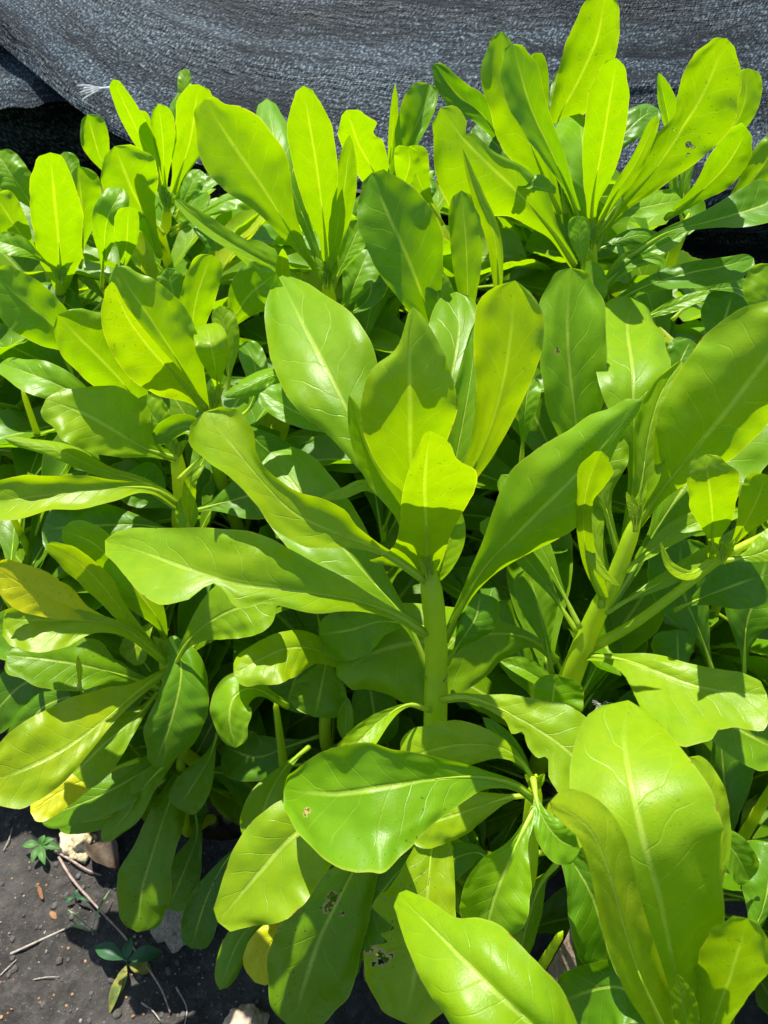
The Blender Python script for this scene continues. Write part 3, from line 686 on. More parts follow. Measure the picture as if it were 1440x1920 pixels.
L('D', "955,330 975,345 1010,352 1042,362", .66, .655, "0:14 .3:26 .7:22 .9:12", "0:4 .5:10 .9:5", fold=-10, col=GL)
L('D', "1106,450 1102,370 1096,290 1086,213", .735, .73, "0:5 .3:22 .5:48 .75:62 .9:46", "0:5 .3:10 .6:14 .9:10", fold=-20, bow=.16, tip=.3, col=(.15, .1, .05), label="glossy leaf catching the light")
L('D', "1112,440 1150,370 1195,300 1232,217", .712, .655, "0:5 .2:6 .5:12 .8:11", "0:5 .2:6 .5:15 .8:12", fold=-15, prof='e', col=BR)
L('D', "1112,450 1150,392 1182,340 1222,290", .72, .70, "0:5 .3:6 .7:9", "0:5 .3:6 .7:8", col=G1)
L('D', "1095,525 1090,470 1083,405", .70, .68, 20, 20, fold=5, col=G1)
L('D', "1110,480 1085,440 1075,404", .715, .70, 12, 14, fold=-15, prof='e', col=GL)
L('D', "1115,470 1160,400 1210,388 1278,374", .75, .75, 30, 24, bow=.12, col=(.3, .1, .1))
L('D', "1120,340 1160,265 1200,222 1234,204", .79, .78, 26, 28, bow=.1, col=DK)
L('D', "1100,480 1150,455 1200,440 1240,450", .74, .74, 18, 18, bow=.1, col=DK)
# --- T
L('T', "1030,332 1045,230 1085,150 1120,70 1136,-18", .825, .735, "0:5 .2:10 .35:22 .55:40 .75:49 .9:38", "0:5 .2:12 .35:32 .55:44 .75:42 .9:34", fold=5, col=(.44, 0, .2))
L('T', "1030,335 1015,230 1010,165 1004,99", .83, .78, 14, 17, fold=-10, col=MD)
L('T', "965,300 905,215 860,180 814,120", .81, .76, "0:5 .3:14 .6:30 .85:24 .95:12", "0:5 .3:12 .6:22 .85:16", fold=-22, bow=.1, col=DK)
L('T', "1010,360 945,285 890,235", .80, .80, 30, 26, bow=.1, col=DK)
L('T', "1030,340 1038,270 1050,200 1058,130", .83, .81, 20, 18, fold=-10, bow=.1, col=GL)
L('T', "1000,400 960,360 930,300 925,250", .80, .80, 40, 30, bow=.1, col=DK)
L('T', "1060,400 1050,340 1040,290 1038,230", .79, .78, 28, 30, bow=.1, col=DK)
# --- E
L('E', "1248,410 1310,362 1362,310 1402,243", .735, .680, "0:5 .3:14 .6:36 .8:38 .94:22", "0:5 .3:14 .6:30 .8:28 .94:16", fold=-8, roll=12, col=(.25, .15, .1))
L('E', "1180,482 1250,437 1330,415 1400,395 1475,368", .69, .64, "0:6 .3:10 .5:20 .7:36 .88:46", "0:6 .3:8 .5:16 .7:36 .88:46", fold=-12, bow=.12, col=DK)
L('E', "1330,335 1368,255 1395,195 1403,128", .76, .72, 22, 26, col=G1)
L('E', "1395,230 1410,190 1426,152", .77, .75, 10, 8, col=GL)
L('E', "1320,420 1395,355 1438,300 1475,255", .725, .69, 30, 34, fold=-6, col=(.35, .05, .1))
L('E', "1138,578 1210,537 1290,512 1350,500 1413,484", .715, .67, "0:6 .3:14 .5:20 .7:18 .9:13", "0:6 .2:10 .4:25 .6:38 .8:38 .93:22", fold=-8, roll=-6, bow=.14, col=DK, label="long dark leaf with sunlit bars across it")
L('E', "1190,605 1260,575 1345,543", .74, .72, 12, 12, prof='e', fold=-10, col=G1)
L('E', "1265,305 1256,235 1235,137", .78, .74, 16, 15, fold=-30, bow=.06, prof='e', col=(.1, .2, .05))
L('E', "1290,440 1282,370 1290,310 1320,250", .79, .77, 9, 12, fold=-10, prof='e', col=G1)
L('E', "1285,430 1270,380 1262,330 1275,290", .80, .79, 8, 10, prof='e', col=G1)
L('E', "1240,480 1290,420 1290,390 1250,370", .78, .79, 14, 24, bow=.1, col=GL)
L('E', "1300,560 1330,545 1380,540 1430,560", .78, .79, 26, 28, bow=.12, col=DK)
L('E', "1130,540 1180,492 1240,462 1292,430", .70, .69, 14, 16, prof='e', fold=-20, col=GL)
L('E', "1260,600 1300,570 1370,575 1430,610", .76, .76, 30, 30, bow=.1, col=DK)
# --- F
L('F', "310,385 290,310 255,240 212,149", .86, .775, "0:5 .3:8 .5:15 .75:19 .92:14", "0:5 .3:8 .5:22 .75:19 .92:12", fold=-12, roll=-14, twist=30, col=(.36, 0, .1))
L('F', "222,352 190,300 164,214", .88, .84, 28, 26, fold=-5, col=(.2, .1, .1))
L('F', "300,482 275,410 245,350 215,274", .815, .760, "0:6 .2:12 .4:36 .6:49 .8:46 .93:29", "0:6 .2:9 .4:22 .6:50 .8:58 .93:38", fold=6, roll=6, col=(.38, 0, .1))
L('F', "313,385 308,320 305,260 297,194", .855, .79, 20, 23, fold=5, col=G1)
L('F', "311,385 290,310 264,207", .87, .81, 13, 14, col=G1)
L('F', "318,385 335,330 357,260 372,158", .855, .775, "0:5 .2:8 .4:22 .6:26 .8:30 .93:20", "0:5 .2:8 .4:22 .6:34 .8:38 .93:26", fold=6, roll=8, col=(.38, 0, .1))
L('F', "350,240 347,180 346,129", .88, .87, 13, 12, col=G1)
L('F', "345,300 335,250 330,210 345,170", .88, .87, 16, 12, col=GL)
L('F', "402,260 398,222 384,184", .85, .83, 11, 10, col=GL)
L('F', "330,410 352,360 374,318", .89, .88, 20, 22, fold=-8, bow=.12, col=(.2, .2, .05))
L('F', "320,430 378,402 436,374 482,378", .87, .84, 18, 22, bow=.12, fold=-8, col=(.25, .1, .05))
L('F', "320,440 360,420 395,440 410,470", .88, .86, 20, 20, bow=.15, col=DK)
L('F', "308,440 270,390 262,340 285,330", .88, .87, 18, 16, col=GL)
L('F', "330,400 380,350 412,330", .90, .90, 18, 16, bow=.1, col=GL)
# --- G
L('G', "117,562 112,480 105,400 94,286", .83, .735, "0:6 .15:20 .3:40 .55:48 .8:44 .93:28", "0:6 .15:22 .3:40 .55:45 .8:36 .93:25", fold=5, roll=-3, bow=.04, col=(.38, 0, .1))
L('G', "62,388 30,340 -6,284", .81, .79, "0:5 .4:25 .75:28", "0:5 .4:30 .75:28", fold=-12, bow=.1, col=(.25, .1, .1))
L('G', "150,502 155,420 147,311", .84, .80, 30, 33, fold=4, col=(.33, 0, .1))
L('G', "92,502 40,440 -10,365", .84, .80, 38, 32, col=(.36, 0, .1))
L('G', "190,542 195,470 202,410 230,352", .80, .735, 27, 24, fold=-12, roll=10, tip=.4, col=(.25, .05, .1))
L('G', "215,542 235,480 241,388", .79, .73, 22, 22, fold=8, col=(.28, .05, .1))
L('G', "105,505 50,470 -10,450", .80, .77, 22, 22, fold=-10, bow=.15, col=(.2, .0, .05))
L('G', "130,400 128,340 120,285", .85, .84, 18, 22, col=G1)
L('G', "200,560 160,590 110,560 60,545", .85, .85, 25, 28, bow=.12, col=DK)
# --- H
L('H', "215,700 150,650 95,605 40,560 -14,512", .735, .69, "0:6 .2:10 .35:26 .5:44 .7:52 .9:36", "0:6 .2:10 .35:24 .5:38 .7:44 .9:34", fold=-10, roll=4, bow=.10, col=(.28, .05, .1))
L('H', "300,815 240,730 195,680 150,635 108,590", .685, .625, "0:6 .2:14 .4:32 .6:48 .8:48 .93:32", "0:6 .2:17 .4:42 .6:60 .8:62 .93:42", fold=5, col=(.45, 0, .2))
L('H', "388,768 330,705 280,650 240,595 209,528", .632, .565, "0:7 .1:15 .3:50 .5:64 .7:58 .85:44 .95:22", "0:7 .1:8 .3:14 .5:14 .7:12 .9:6", fold=-6, roll=-20, bow=.05, col=(.5, .0, .3), label="folded leaf with a yellow browning tip")
L('H', "388,775 335,680 290,610 250,550 216,500", .645, .600, 36, "0:6 .2:30 .4:54 .6:60 .8:46 .92:24", fold=-16, bow=.1, col=(.32, 0, .1))
L('H', "240,795 170,755 110,722 55,700 2,680", .71, .665, "0:6 .3:15 .5:29 .7:33 .9:22", "0:6 .3:15 .5:26 .7:31 .9:19", fold=-18, bow=.14, tip=.2, col=(.25, 0, .1))
L('H', "332,860 270,840 210,805 150,772 86,748", .672, .61, "0:7 .15:10 .35:36 .5:50 .7:54 .88:40", "0:7 .15:15 .3:46 .45:68 .6:72 .75:54 .88:32", fold=-8, roll=6, bow=.08, col=(.42, 0, .25))
L('H', "335,948 270,905 190,880 110,845 40,830 10,822", .675, .61, "0:6 .4:12 .65:16 .9:9", "0:6 .4:8 .65:15 .9:10", fold=20, roll=10, bow=.06, col=(.42, 0, .1))
L('H', "338,948 290,918 220,914 140,922 60,932 -22,942", .645, .60, "0:7 .2:9 .35:26 .5:33 .65:28 .8:38 .93:36", "0:7 .2:9 .35:13 .5:26 .65:31 .8:38 .93:36", fold=-20, roll=-4, bow=.12, col=(.5, 0, .1), label="long flat leaf with a pale broad midrib")
L('H', "355,1005 352,940 359,895 382,871", .64, .605, 10, 15, fold=-20, prof='e', tip=.3, col=BR)
L('H', "350,1015 350,970 352,922", .65, .635, 20, 22, fold=10, prof='e', col=G1)
L('H', "350,1005 270,985 180,985 78,992", .70, .69, 48, 44, fold=-4, bow=.1, col=DK)
L('H', "342,962 290,930 240,885", .70, .70, 42, 40, col=DK)
L('H', "350,962 410,945 480,925 545,900", .70, .71, 55, 50, col=DK, bow=.1)
L('H', "335,900 385,840 350,800 290,830", .66, .66, 14, 22, fold=-12, col=MD)
L('H', "330,870 300,800 262,745", .675, .655, 28, 30, col=G1)
# --- O
L('O', "378,722 362,630 368,560 396,477", .69, .635, 32, 34, fold=5, col=(.34, 0, .1))
L('O', "415,650 440,595 470,550 518,512", .715, .67, 42, 42, fold=5, bow=.08, col=(.3, .05, .1))
L('O', "412,762 405,700 396,650 386,607", .665, .60, 27, 34, fold=-10, tip=1.0, bow=.1, col=(.34, 0, .15), label="crumpled young leaf")
L('O', "428,745 428,660 413,573", .68, .66, 22, 24, fold=8, col=(.42, 0, .2))
L('O', "565,718 510,705 462,725 420,743", .62, .60, 20, 22, fold=20, bow=.12, prof='e', col=GL)
L('O', "332,605 326,560 315,502", .71, .69, 24, 22, col=MD)
L('O', "705,835 620,802 550,770 488,733", .66, .66, 26, 34, fold=-8, bow=.12, col=(.1, .2, .1))
L('O', "540,570 530,520 530,466", .71, .67, 12, 14, fold=5, prof='e', col=Y1)
L('O', "440,790 470,760 480,700 460,640", .70, .71, 22, 24, col=MD)
L('O', "400,770 450,800 520,860 560,900", .71, .73, 34, 34, bow=.12, col=DK)
L('O', "405,790 445,835 520,870 545,930", .73, .74, 24, 34, bow=.12, col=DK)
# --- I
L('I', "240,1185 140,1143 70,1112 -12,1063", .645, .59, "0:6 .3:12 .5:28 .7:37 .9:30", "0:6 .3:12 .5:34 .7:38 .9:28", fold=5, roll=-5, col=(1.0, 0, .35), label="yellow leaf with a brown rim")
L('I', "303,1235 225,1140 185,1090 140,1050 87,1021", .665, .61, "0:6 .4:18 .6:26 .8:26 .92:16", "0:6 .4:13 .6:23 .8:24 .92:15", fold=5, col=(.55, 0, .1))
L('I', "290,1165 230,1080 180,1022 116,994", .68, .625, 26, 30, fold=-8, bow=.1, col=(.4, .05, .1))
L('I', "312,1242 240,1182 170,1164 90,1162 6,1160", .672, .61, "0:6 .3:11 .45:17 .6:42 .75:50 .9:44 .96:32", "0:6 .3:8 .45:12 .6:20 .75:24 .9:24 .96:19", fold=-10, roll=-6, bow=.12, col=(.5, 0, .1))
L('I', "302,1292 240,1270 160,1248 80,1235 12,1228", .70, .655, "0:6 .3:16 .5:40 .7:46 .9:31", "0:6 .3:16 .5:42 .7:42 .9:23", fold=-5, bow=.08, col=(.3, .3, .5))
L('I', "312,1258 255,1300 190,1355 120,1405 50,1440 -24,1468", .680, .585, "0:6 .15:9 .3:12 .5:28 .7:52 .85:60 .95:42", "0:6 .15:16 .3:46 .5:72 .7:76 .85:66 .95:42", fold=-8, roll=-8, bow=.10, col=(.62, 0, .45), label="long yellow green leaf with a pale midrib")
L('I', "260,1425 190,1450 120,1480 57,1523", .70, .645, 30, 27, fold=5, col=(1.0, 0, .2), label="small yellow leaf")
L('I', "320,1195 340,1250 325,1335 290,1438", .665, .665, "0:8 .2:34 .5:58 .75:50 .92:26", "0:8 .2:24 .5:35 .75:42 .92:22", fold=-12, bow=.14, col=(.05, .5, .2))
L('I', "322,1262 355,1200 420,1150 515,1120", .665, .60, 55, 52, fold=-6, bow=.12, col=(.28, .1, .1))
L('I', "320,1242 300,1170 260,1110 208,1040", .69, .645, 38, 42, fold=4, col=(.3, .15, .1))
L('I', "305,1285 260,1340 190,1400 130,1462", .715, .665, 44, 50, fold=4, col=(.62, .1, .5))
L('I', "310,1300 260,1280 190,1270 150,1290", .71, .69, 30, 30, bow=.12, col=MD)
L('I', "300,1150 260,1200 240,1240", .71, .70, 30, 24, col=Y1)
L('I', "148,1290 150,1260 146,1230", .64, .625, 6, 5, prof='e', col=Y1)
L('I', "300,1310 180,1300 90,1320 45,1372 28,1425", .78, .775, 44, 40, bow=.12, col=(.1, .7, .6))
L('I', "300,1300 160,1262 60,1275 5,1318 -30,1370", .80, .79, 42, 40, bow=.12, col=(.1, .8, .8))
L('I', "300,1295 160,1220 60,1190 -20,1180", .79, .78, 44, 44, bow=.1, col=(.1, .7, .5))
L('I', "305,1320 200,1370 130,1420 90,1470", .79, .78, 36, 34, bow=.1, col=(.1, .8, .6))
# --- P
L('P', "345,1435 312,1520 286,1600 264,1680 258,1748", .82, .79, "0:6 .15:18 .35:38 .55:38 .75:52 .9:44", "0:6 .15:18 .35:30 .55:38 .75:52 .9:42", fold=-5, bow=.10, col=(.35, .3, .6), label="long leaf hanging to the soil")
L('P', "362,1500 370,1560 350,1620 315,1705", .86, .85, 34, 30, bow=.1, col=(.1, .5, .4))
L('P', "352,1392 280,1440 190,1490 74,1536", .755, .72, "0:6 .2:16 .5:34 .8:28", "0:6 .2:16 .5:28 .8:22", fold=-8, bow=.12, col=(.2, .4, .3))
L('P', "310,1460 220,1525 108,1549", .79, .77, 18, 16, col=MD)
L('P', "325,1420 275,1470 235,1530 190,1575", .735, .72, "0:6 .3:18 .6:24 .85:15", "0:6 .3:18 .6:28 .85:16", fold=-10, bow=.12, col=(.28, .15, .2))
L('P', "412,1362 388,1430 333,1516", .775, .755, 34, 30, fold=-5, bow=.12, col=MD)
L('P', "340,1450 420,1450 490,1480 540,1520", .82, .82, 36, 36, bow=.1, col=DK)
# --- Q
L('Q', "655,1250 592,1218 540,1215 490,1235 438,1264", .665, .60, "0:7 .2:16 .45:44 .65:48 .87:34", "0:7 .2:16 .45:26 .65:28 .87:26", fold=-8, roll=12, bow=.14, col=(.5, 0, .2))
L('Q', "540,1325 480,1292 440,1305 430,1350 442,1402", .66, .60, "0:6 .2:8 .45:28 .7:38 .88:28", "0:6 .2:8 .45:32 .7:40 .88:30", fold=30, bow=.25, col=(.22, .05, .0), label="domed glossy leaf")
L('Q', "618,1205 608,1260 590,1345", .69, .675, 52, 52, fold=4, col=MD)
L('Q', "615,1190 560,1260 535,1330", .70, .70, 40, 44, bow=.1, col=DK)
L('Q', "580,1400 535,1440 500,1500 480,1582", .69, .64, 46, 36, fold=-16, bow=.10, col=(.22, .1, .1))
L('Q', "658,1410 648,1362 652,1308", .67, .66, 15, 14, prof='e', col=MD)
L('Q', "630,1190 680,1250 700,1330 700,1400", .72, .72, 44, 40, col=DK)
L('Q', "612,1690 545,1728 500,1780 478,1842", .70, .66, 34, 34, fold=5, col=(1.0, .15, .8), label="old yellow leaf")
L('Q', "600,1620 520,1690 450,1760 412,1856", .80, .745, "0:6 .5:16 .8:24", "0:6 .5:16 .8:24", col=(.2, .2, .3))
L('Q', "470,1560 420,1620 385,1690 358,1778", .80, .79, 34, 30, col=(.0, 1.0, .9), label="dull dark dying leaf")
L('Q', "520,1590 540,1650 580,1690 650,1700", .76, .76, 34, 34, col=DK)
L('Q', "600,1500 650,1540 690,1640 690,1740", .72, .70, 50, 50, col=DK)
L('Q', "600,1380 540,1400 480,1420 420,1400", .76, .78, 40, 40, col=DK, bow=.1)
# --- X
for bx in [((1330, 1560, .72), (1352, 1440, .66), (1375, 1340, .64)), ((1392, 1600, .74), (1398, 1460, .68), (1420, 1340, .66))]:
    pass
# --- growing tips: a few tiny leaves closing over the end of each stem
def tip_leaves(key, px, n=4, s=38):
    x, y, d = px; rn = random.Random(x)
    for i in range(n):
        a = (i - (n - 1) / 2) * .34 + rn.uniform(-.1, .1); l = s * rn.uniform(.7, 1.2)
        L(key, "%g,%g %g,%g %g,%g" % (x + a * 6, y + 12, x + a * 16, y - l * .5, x + a * 38, y - l), d - .004 + .004 * (i % 2), d - .01, 7, 7, prof='e', fold=-25 if i % 2 else 15, col=BR, rib=.001)
for key, px, s in [('A', (804, 1075, .545), 30), ('B', (1192, 985, .555), 75), ('C', (613, 530, .722), 45), ('D', (1108, 455, .718), 40), ('F', (313, 385, .86), 35), ('G', (114, 520, .82), 30),
                   ('H', (332, 850, .668), 30), ('I', (308, 1228, .68), 30), ('M', (1003, 1475, .52), 26), ('O', (400, 762, .68), 40), ('Q', (612, 1200, .70), 26), ('T', (1030, 330, .82), 30), ('U', (722, 370, .835), 30)]:
    tip_leaves(key, px, 4, s)
tip_leaves('B', (1355, 1045, .56), 4, 34)
# ---------------------------------------------------------------- inner foliage: lower leaves of every shrub, and the shaded shrubs between them
SKY = [(-400, 300), (-20, 290), (40, 320), (150, 330), (300, 350), (420, 325), (520, 320), (700, 340), (800, 300), (900, 250), (1100, 260), (1240, 330), (1300, 480), (1440, 520), (1900, 520)]
BARE = [(-400, 1500), (60, 1530), (200, 1540), (330, 1600), (360, 1760), (470, 1830), (490, 1990), (520, 2300)]
def skyline(x):
    for (a, b), (c, d) in zip(SKY, SKY[1:]):
        if x <= c: return b + (d - b) * (x - a) / (c - a)
    return 520
def bare(x, y):
    """photo area where only bare soil is seen"""
    if x < 60: return y > 1500
    if x < 330: return y > 1520 + (x - 60) * .3
    return y > 1600 and x < 330 + (y - 1600) * .5
random.seed(5)
def proto_leaf(i):
    """an untraced leaf in its own frame: petiole at the origin, growing along +Y, upper face +Z"""
    rnd = random.Random(100 + i); nu, nv = 22, 5; Ln = .13; Wd = rnd.uniform(.017, .026)
    sp = []
    arch = rnd.uniform(.1, .5); sway = rnd.uniform(-.02, .02)
    for k in range(nu + 1):
        t = k / nu; sp.append(Vector((sway * t * t, Ln * t, Ln * (arch * .6 * t - arch * t * t * .9))))
    T = [(a, b * Wd) for a, b in OB]
    cup = rnd.uniform(.15, .5)
    z = lambda t, s: interp(T, t) * cup * s * s
    return leaf_mesh(sp, [Vector((1, 0, 0))] * (nu + 1), lambda t: max(.0003, interp(T, t)), lambda t: max(.0003, interp(T, t)), z, z, nu, nv, 700 + i, [Vector((0, 0, 1))] * (nu + 1), (), .0016)
PROTO = [proto_leaf(i) for i in range(7)]
def fits(M_, me, margin=.012):
    """True if the leaf keeps behind every traced leaf and off the bare soil, the net and the camera"""
    seen = 0
    for q in range(0, 23 * 11, 5):
        p = M_ @ me.vertices[q].co
        if p.z < .02: return False
        if p.y > 1.12: return False
        x, y, d = proj(p - sd * (p.z / sd.z))
        if -80 < x < 210 and 1600 < y < 1990: return False      # leaves the soil in the sun
        x, y, d = proj(p)
        if d < .2: return False
        if -60 < x < 1500 and -60 < y < 1980:
            if y < skyline(x) or bare(x, y): return False
            e = DEPTH.get((int(x // 12), int(y // 12)))
            if e is not None and d < e + margin: return False
            if e is None:
                seen += 1
                if d < NEAR(x, y): return False
    return True
def NEAR(x, y):
    """how near the unseen inner foliage may come at a photo pixel"""
    if y < 560: return .78
    if y < 1000: return .78 - (y - 560) / 440 * .10 if x < 1000 else .70
    if y > 1330 and 330 < x < 1060: return .80
    return .68 if x > 500 else .72
def lower_leaves(root, P, n, rnd, zlo, zhi, size=(1.0, 1.5), dark=True):
    made = 0
    for _ in range(n * 14):
        if made >= n: break
        f = rnd.random(); 
        # a point on the stem
        cand = rnd.uniform(zlo, zhi); a = None
        for u, v in zip(P, P[1:]):
            if u.z <= cand <= v.z: a = u.lerp(v, (cand - u.z) / max(1e-6, v.z - u.z)); break
        if a is None: continue
        az = rnd.uniform(0, 2 * math.pi); up = R(rnd.uniform(-35, 60)) if cand < zhi - .08 else R(rnd.uniform(10, 70))
        s = rnd.uniform(*size); me = rnd.choice(PROTO)
        M_ = Matrix.Translation(a) @ Matrix.Rotation(az, 4, 'Z') @ Matrix.Rotation(up, 4, 'X') @ Matrix.Rotation(R(rnd.uniform(-25, 25)), 4, 'Y') @ Matrix.Scale(s, 4)
        if not fits(M_, me): continue
        o = bpy.data.objects.new("leaf", me); COL.objects.link(o); o.parent = root
        o.matrix_parent_inverse = Matrix.Translation(-root.location); o.matrix_basis = M_
        y = rnd.random(); o.color = (rnd.uniform(.0, .3), rnd.uniform(.45, 1.0) if a.y < .62 else rnd.uniform(0, .6), rnd.uniform(0, .4), 1)  # nearer inner leaves are darkened: shade of the gaps put into their colour
        if y > .93: o.color = (.7, 0, .5, 1)
        made += 1
    return made
rnd = random.Random(11)
tot = 0
for key, pl in list(PLANTS.items()):
    top = pl['P'][-1].z
    tot += lower_leaves(pl['root'], pl['P'], 26 if pl['lower'] else 4, rnd, .10, top - .02)
UNDER = "small shaded shrubs filling the gaps of the hedge"
k = 0
spots = [q for q in [(-.55, .62), (-.60, .80), (-.45, .98), (-.28, .86), (-.30, .72), (-.18, .58), (-.12, .78), (-.02, .95), (.05, .70), (.02, .52), (.10, .86), (.16, .60), (.20, .40),
         (.22, .97), (.28, .74), (.34, .88), (.36, .55), (.30, .30), (.45, .70), (.48, .95), (.50, .45), (-.10, .38), (-.02, .28), (.10, .22), (.62, .80), (-.75, .90), (-.72, .70), (.12, 1.02), (-.60, 1.04), (.4, .15), (-.20, 1.0), (-.45, .50), (-.50, .60), (-.38, .56), (-.44, .70), (-.33, .50), (-.65, .64), (-.52, .54), (-.48, .84), (-.40, .78), (-.35, .92), (-.22, .80), (-.15, .92), (-.05, .84), (-.38, .66), (.0, .76), (.24, .86), (.42, .82)] if not (q[0] < -.42 and q[1] < .66)]
for x, y in spots:
    x += rnd.uniform(-.02, .02); y += rnd.uniform(-.02, .02)
    h = min(.60, .36 + .30 * y) * rnd.uniform(.85, 1.0)
    ok = True; g = Vector((x, y, 0)); lean = Vector((rnd.uniform(-.04, .04), rnd.uniform(-.05, .02), 0))
    P = [g + Vector((0, 0, -.02)), g + lean * .3 + Vector((0, 0, h * .4)), g + lean * .7 + Vector((0, 0, h * .7)), g + lean + Vector((0, 0, h))]
    while h > .12:
        X = [proj(q) for q in P[1:]]
        bad = [1 for (a, b, d) in X if 0 < a < 1440 and 0 < b < 1920 and (b < skyline(a) + 30 or bare(a, b) or d < DEPTH.get((int(a // 12), int(b // 12)), 0) + .02)]
        if not bad: break
        h -= .04; P = [g + Vector((0, 0, -.02)), g + lean * .3 + Vector((0, 0, h * .4)), g + lean * .7 + Vector((0, 0, h * .7)), g + lean + Vector((0, 0, h))]
    root = empty("small_shrub", g); tag(root, "small dark green shrub in the shade between the tall leafy shrubs", "shrub", UNDER)
    stem("stem", root, P, [.006, .0055, .005, .0025], bark_below=.25)
    n = lower_leaves(root, P, 34, rnd, max(.05, h * .3), h)
    if n < 9:
        for c in list(root.children): bpy.data.objects.remove(c)
        bpy.data.objects.remove(root); continue
    tot += n
print("inner leaves", tot)
# ---------------------------------------------------------------- small things on the soil
def rock(name, label, px, py, r, m, seed, flat=.7, cat="stone", sub=4, rough=.5):
    c = on_ground(px, py, r * flat * .5); c = Vector((c.x, c.y, gz(c.x, c.y) + r * flat * .35))
    bm = bmesh.new(); bmesh.ops.create_icosphere(bm, subdivisions=sub, radius=r)
    for v in bm.verts:
        n = v.co.normalized(); s = Vector((seed * 3.1, seed, 0))
        v.co *= 1 + rough * .7 * noise.noise(n * 1.6 + s) + rough * .30 * noise.noise(n * 5 + s) + rough * .12 * noise.noise(n * 14 + s)
        v.co.z *= flat
    me = bpy.data.meshes.new(name); bm.to_mesh(me); bm.free(); me.materials.append(m)
    o = link(name, me); o.location = c; tag(o, label, cat); return o
M_TAN = plain_material("crumbly_limestone", (.42, .34, .18), (.62, .53, .33), 90, .9, 1.0, .003, (.30, .20, .10), 160)
M_TAN2 = plain_material("pink_tan_stone", (.36, .26, .18), (.56, .44, .32), 70, .85, .9, .003, (.22, .14, .09), 150)
M_MOT = plain_material("mottled_stone", (.20, .17, .12), (.34, .29, .2), 300, .9, 1.0, .002, (.08, .07, .05), 420)
rock("stone", "rough yellowish stone on the soil below the lowest leaves", 152, 1574, .021, M_TAN, 1, .8, rough=.75)
rock("stone", "mottled brown stone half covered by a long hanging leaf", 335, 1705, .036, M_MOT, 4, .6)
rock("stone", "pinkish tan stone cut off by the picture's bottom edge", 462, 1925, .022, M_TAN2, 7, .8)
M_CR = plain_material("orange_crumb", (.20, .11, .05), (.32, .19, .10), 80, .9, .5, .001)
M_CR2 = plain_material("pale_grit", (.20, .18, .16), (.34, .31, .28), 80, .9, .5, .001)
def grit():
    vs, fs, mi = [], [], []; rn = random.Random(3)
    for i in range(1000):
        px, py = rn.uniform(-60, 560), rn.uniform(1500, 1960); p = on_ground(px, py); r = .0004 + .0016 * rn.random() ** 5
        z = gz(p.x, p.y); b = len(vs)
        ax = [Vector((rn.uniform(.6, 1.3), 0, 0)), Vector((0, rn.uniform(.6, 1.3), 0)), Vector((0, 0, rn.uniform(.5, .9)))]
        bm = bmesh.new(); bmesh.ops.create_icosphere(bm, subdivisions=1, radius=r)
        an = rn.uniform(0, 6.3)
        for v in bm.verts:
            c = v.co; c = Vector((c.x * ax[0].x, c.y * ax[1].y, c.z * ax[2].z)) * (1 + rn.uniform(-.25, .25))
            vs.append(Vector((p.x + c.x * math.cos(an) - c.y * math.sin(an), p.y + c.x * math.sin(an) + c.y * math.cos(an), z + r * .3 + c.z)))
        k = rn.random() < .35
        for f in bm.faces: fs.append(tuple(b + v.index for v in f.verts)); mi.append(1 if k else 0)
        bm.free()
    me = mesh("gravel", vs, fs, [M_CR, M_CR2])
    for p, k in zip(me.polygons, mi): p.material_index = k
    o = link("gravel", me, smooth=False); tag(o, "orange and grey crumbs scattered over the soil", "gravel", kind="stuff")
grit()
M_CLOD = plain_material("soil_clod", (.04, .036, .032), (.09, .083, .075), 90, .9, 1.0, .002)
def clods():
    vs, fs = [], []; rn = random.Random(8)
    for i in range(420):
        px, py = rn.uniform(-80, 600), rn.uniform(1480, 1970); p = on_ground(px, py); r = .001 + .0032 * rn.random() ** 3
        z = gz(p.x, p.y); b = len(vs); bm = bmesh.new(); bmesh.ops.create_icosphere(bm, subdivisions=2, radius=r)
        for v in bm.verts:
            c = v.co * (1 + .5 * noise.noise(v.co / r * 1.5 + Vector((i, 0, 0)))); vs.append(Vector((p.x + c.x, p.y + c.y * 1.2, z + c.z * .6)))
        for f in bm.faces: fs.append(tuple(b + v.index for v in f.verts))
        bm.free()
    o = link("soil_clods", mesh("soil_clods", vs, fs, [M_CLOD])); tag(o, "small dark clods on the soil", "soil", kind="stuff")
clods()
# twigs
M_TW = plain_material("twig_bark", (.22, .15, .12), (.36, .27, .23), 200, .8, .6, .0006)
M_TW2 = plain_material("dry_straw", (.22, .19, .15), (.36, .32, .27), 200, .8, .6, .0006)
def twig(label, px, r, m=M_TW, lift=.006, name="twig"):
    P = []
    for i, (x, y) in enumerate(px):
        p = on_ground(x, y); p.z = gz(p.x, p.y) + lift * (1 if 0 < i < len(px) - 1 else .4); P.append(tuple(p))
    P, _ = crom(P, 26); rn = random.Random(len(label))
    vs, fs = tube(P, [r * (1 - .4 * i / 26) * rn.uniform(.88, 1.12) for i in range(27)], 7)
    o = link(name, mesh(name, vs, fs, [m])); tag(o, label, "twig")
twig("long reddish brown twig running past the weeds to the dark seedling", [(112, 1610), (140, 1655), (190, 1710), (240, 1765), (300, 1850), (320, 1900)], .0016, lift=.008)
twig("orange brown twig end beside the rough yellowish stone", [(104, 1598), (130, 1615), (165, 1635), (190, 1640)], .0017)
twig("grey weathered straw lying on the sunlit soil", [(20, 1790), (70, 1765), (130, 1738)], .0016, M_TW2, .003)
twig("thin pale stalk lying alone on the sunlit soil", [(62, 1836), (90, 1833), (112, 1832)], .0007, M_TW2, .003)
twig("thin dark stalk standing in the shadow below the seedlings", [(265, 1880), (290, 1900), (310, 1930)], .0010, M_TW2, .003)
twig("bent grey rootlet near the left edge of the soil", [(2, 1830), (18, 1812), (30, 1798)], .0009, M_TW2, .003)
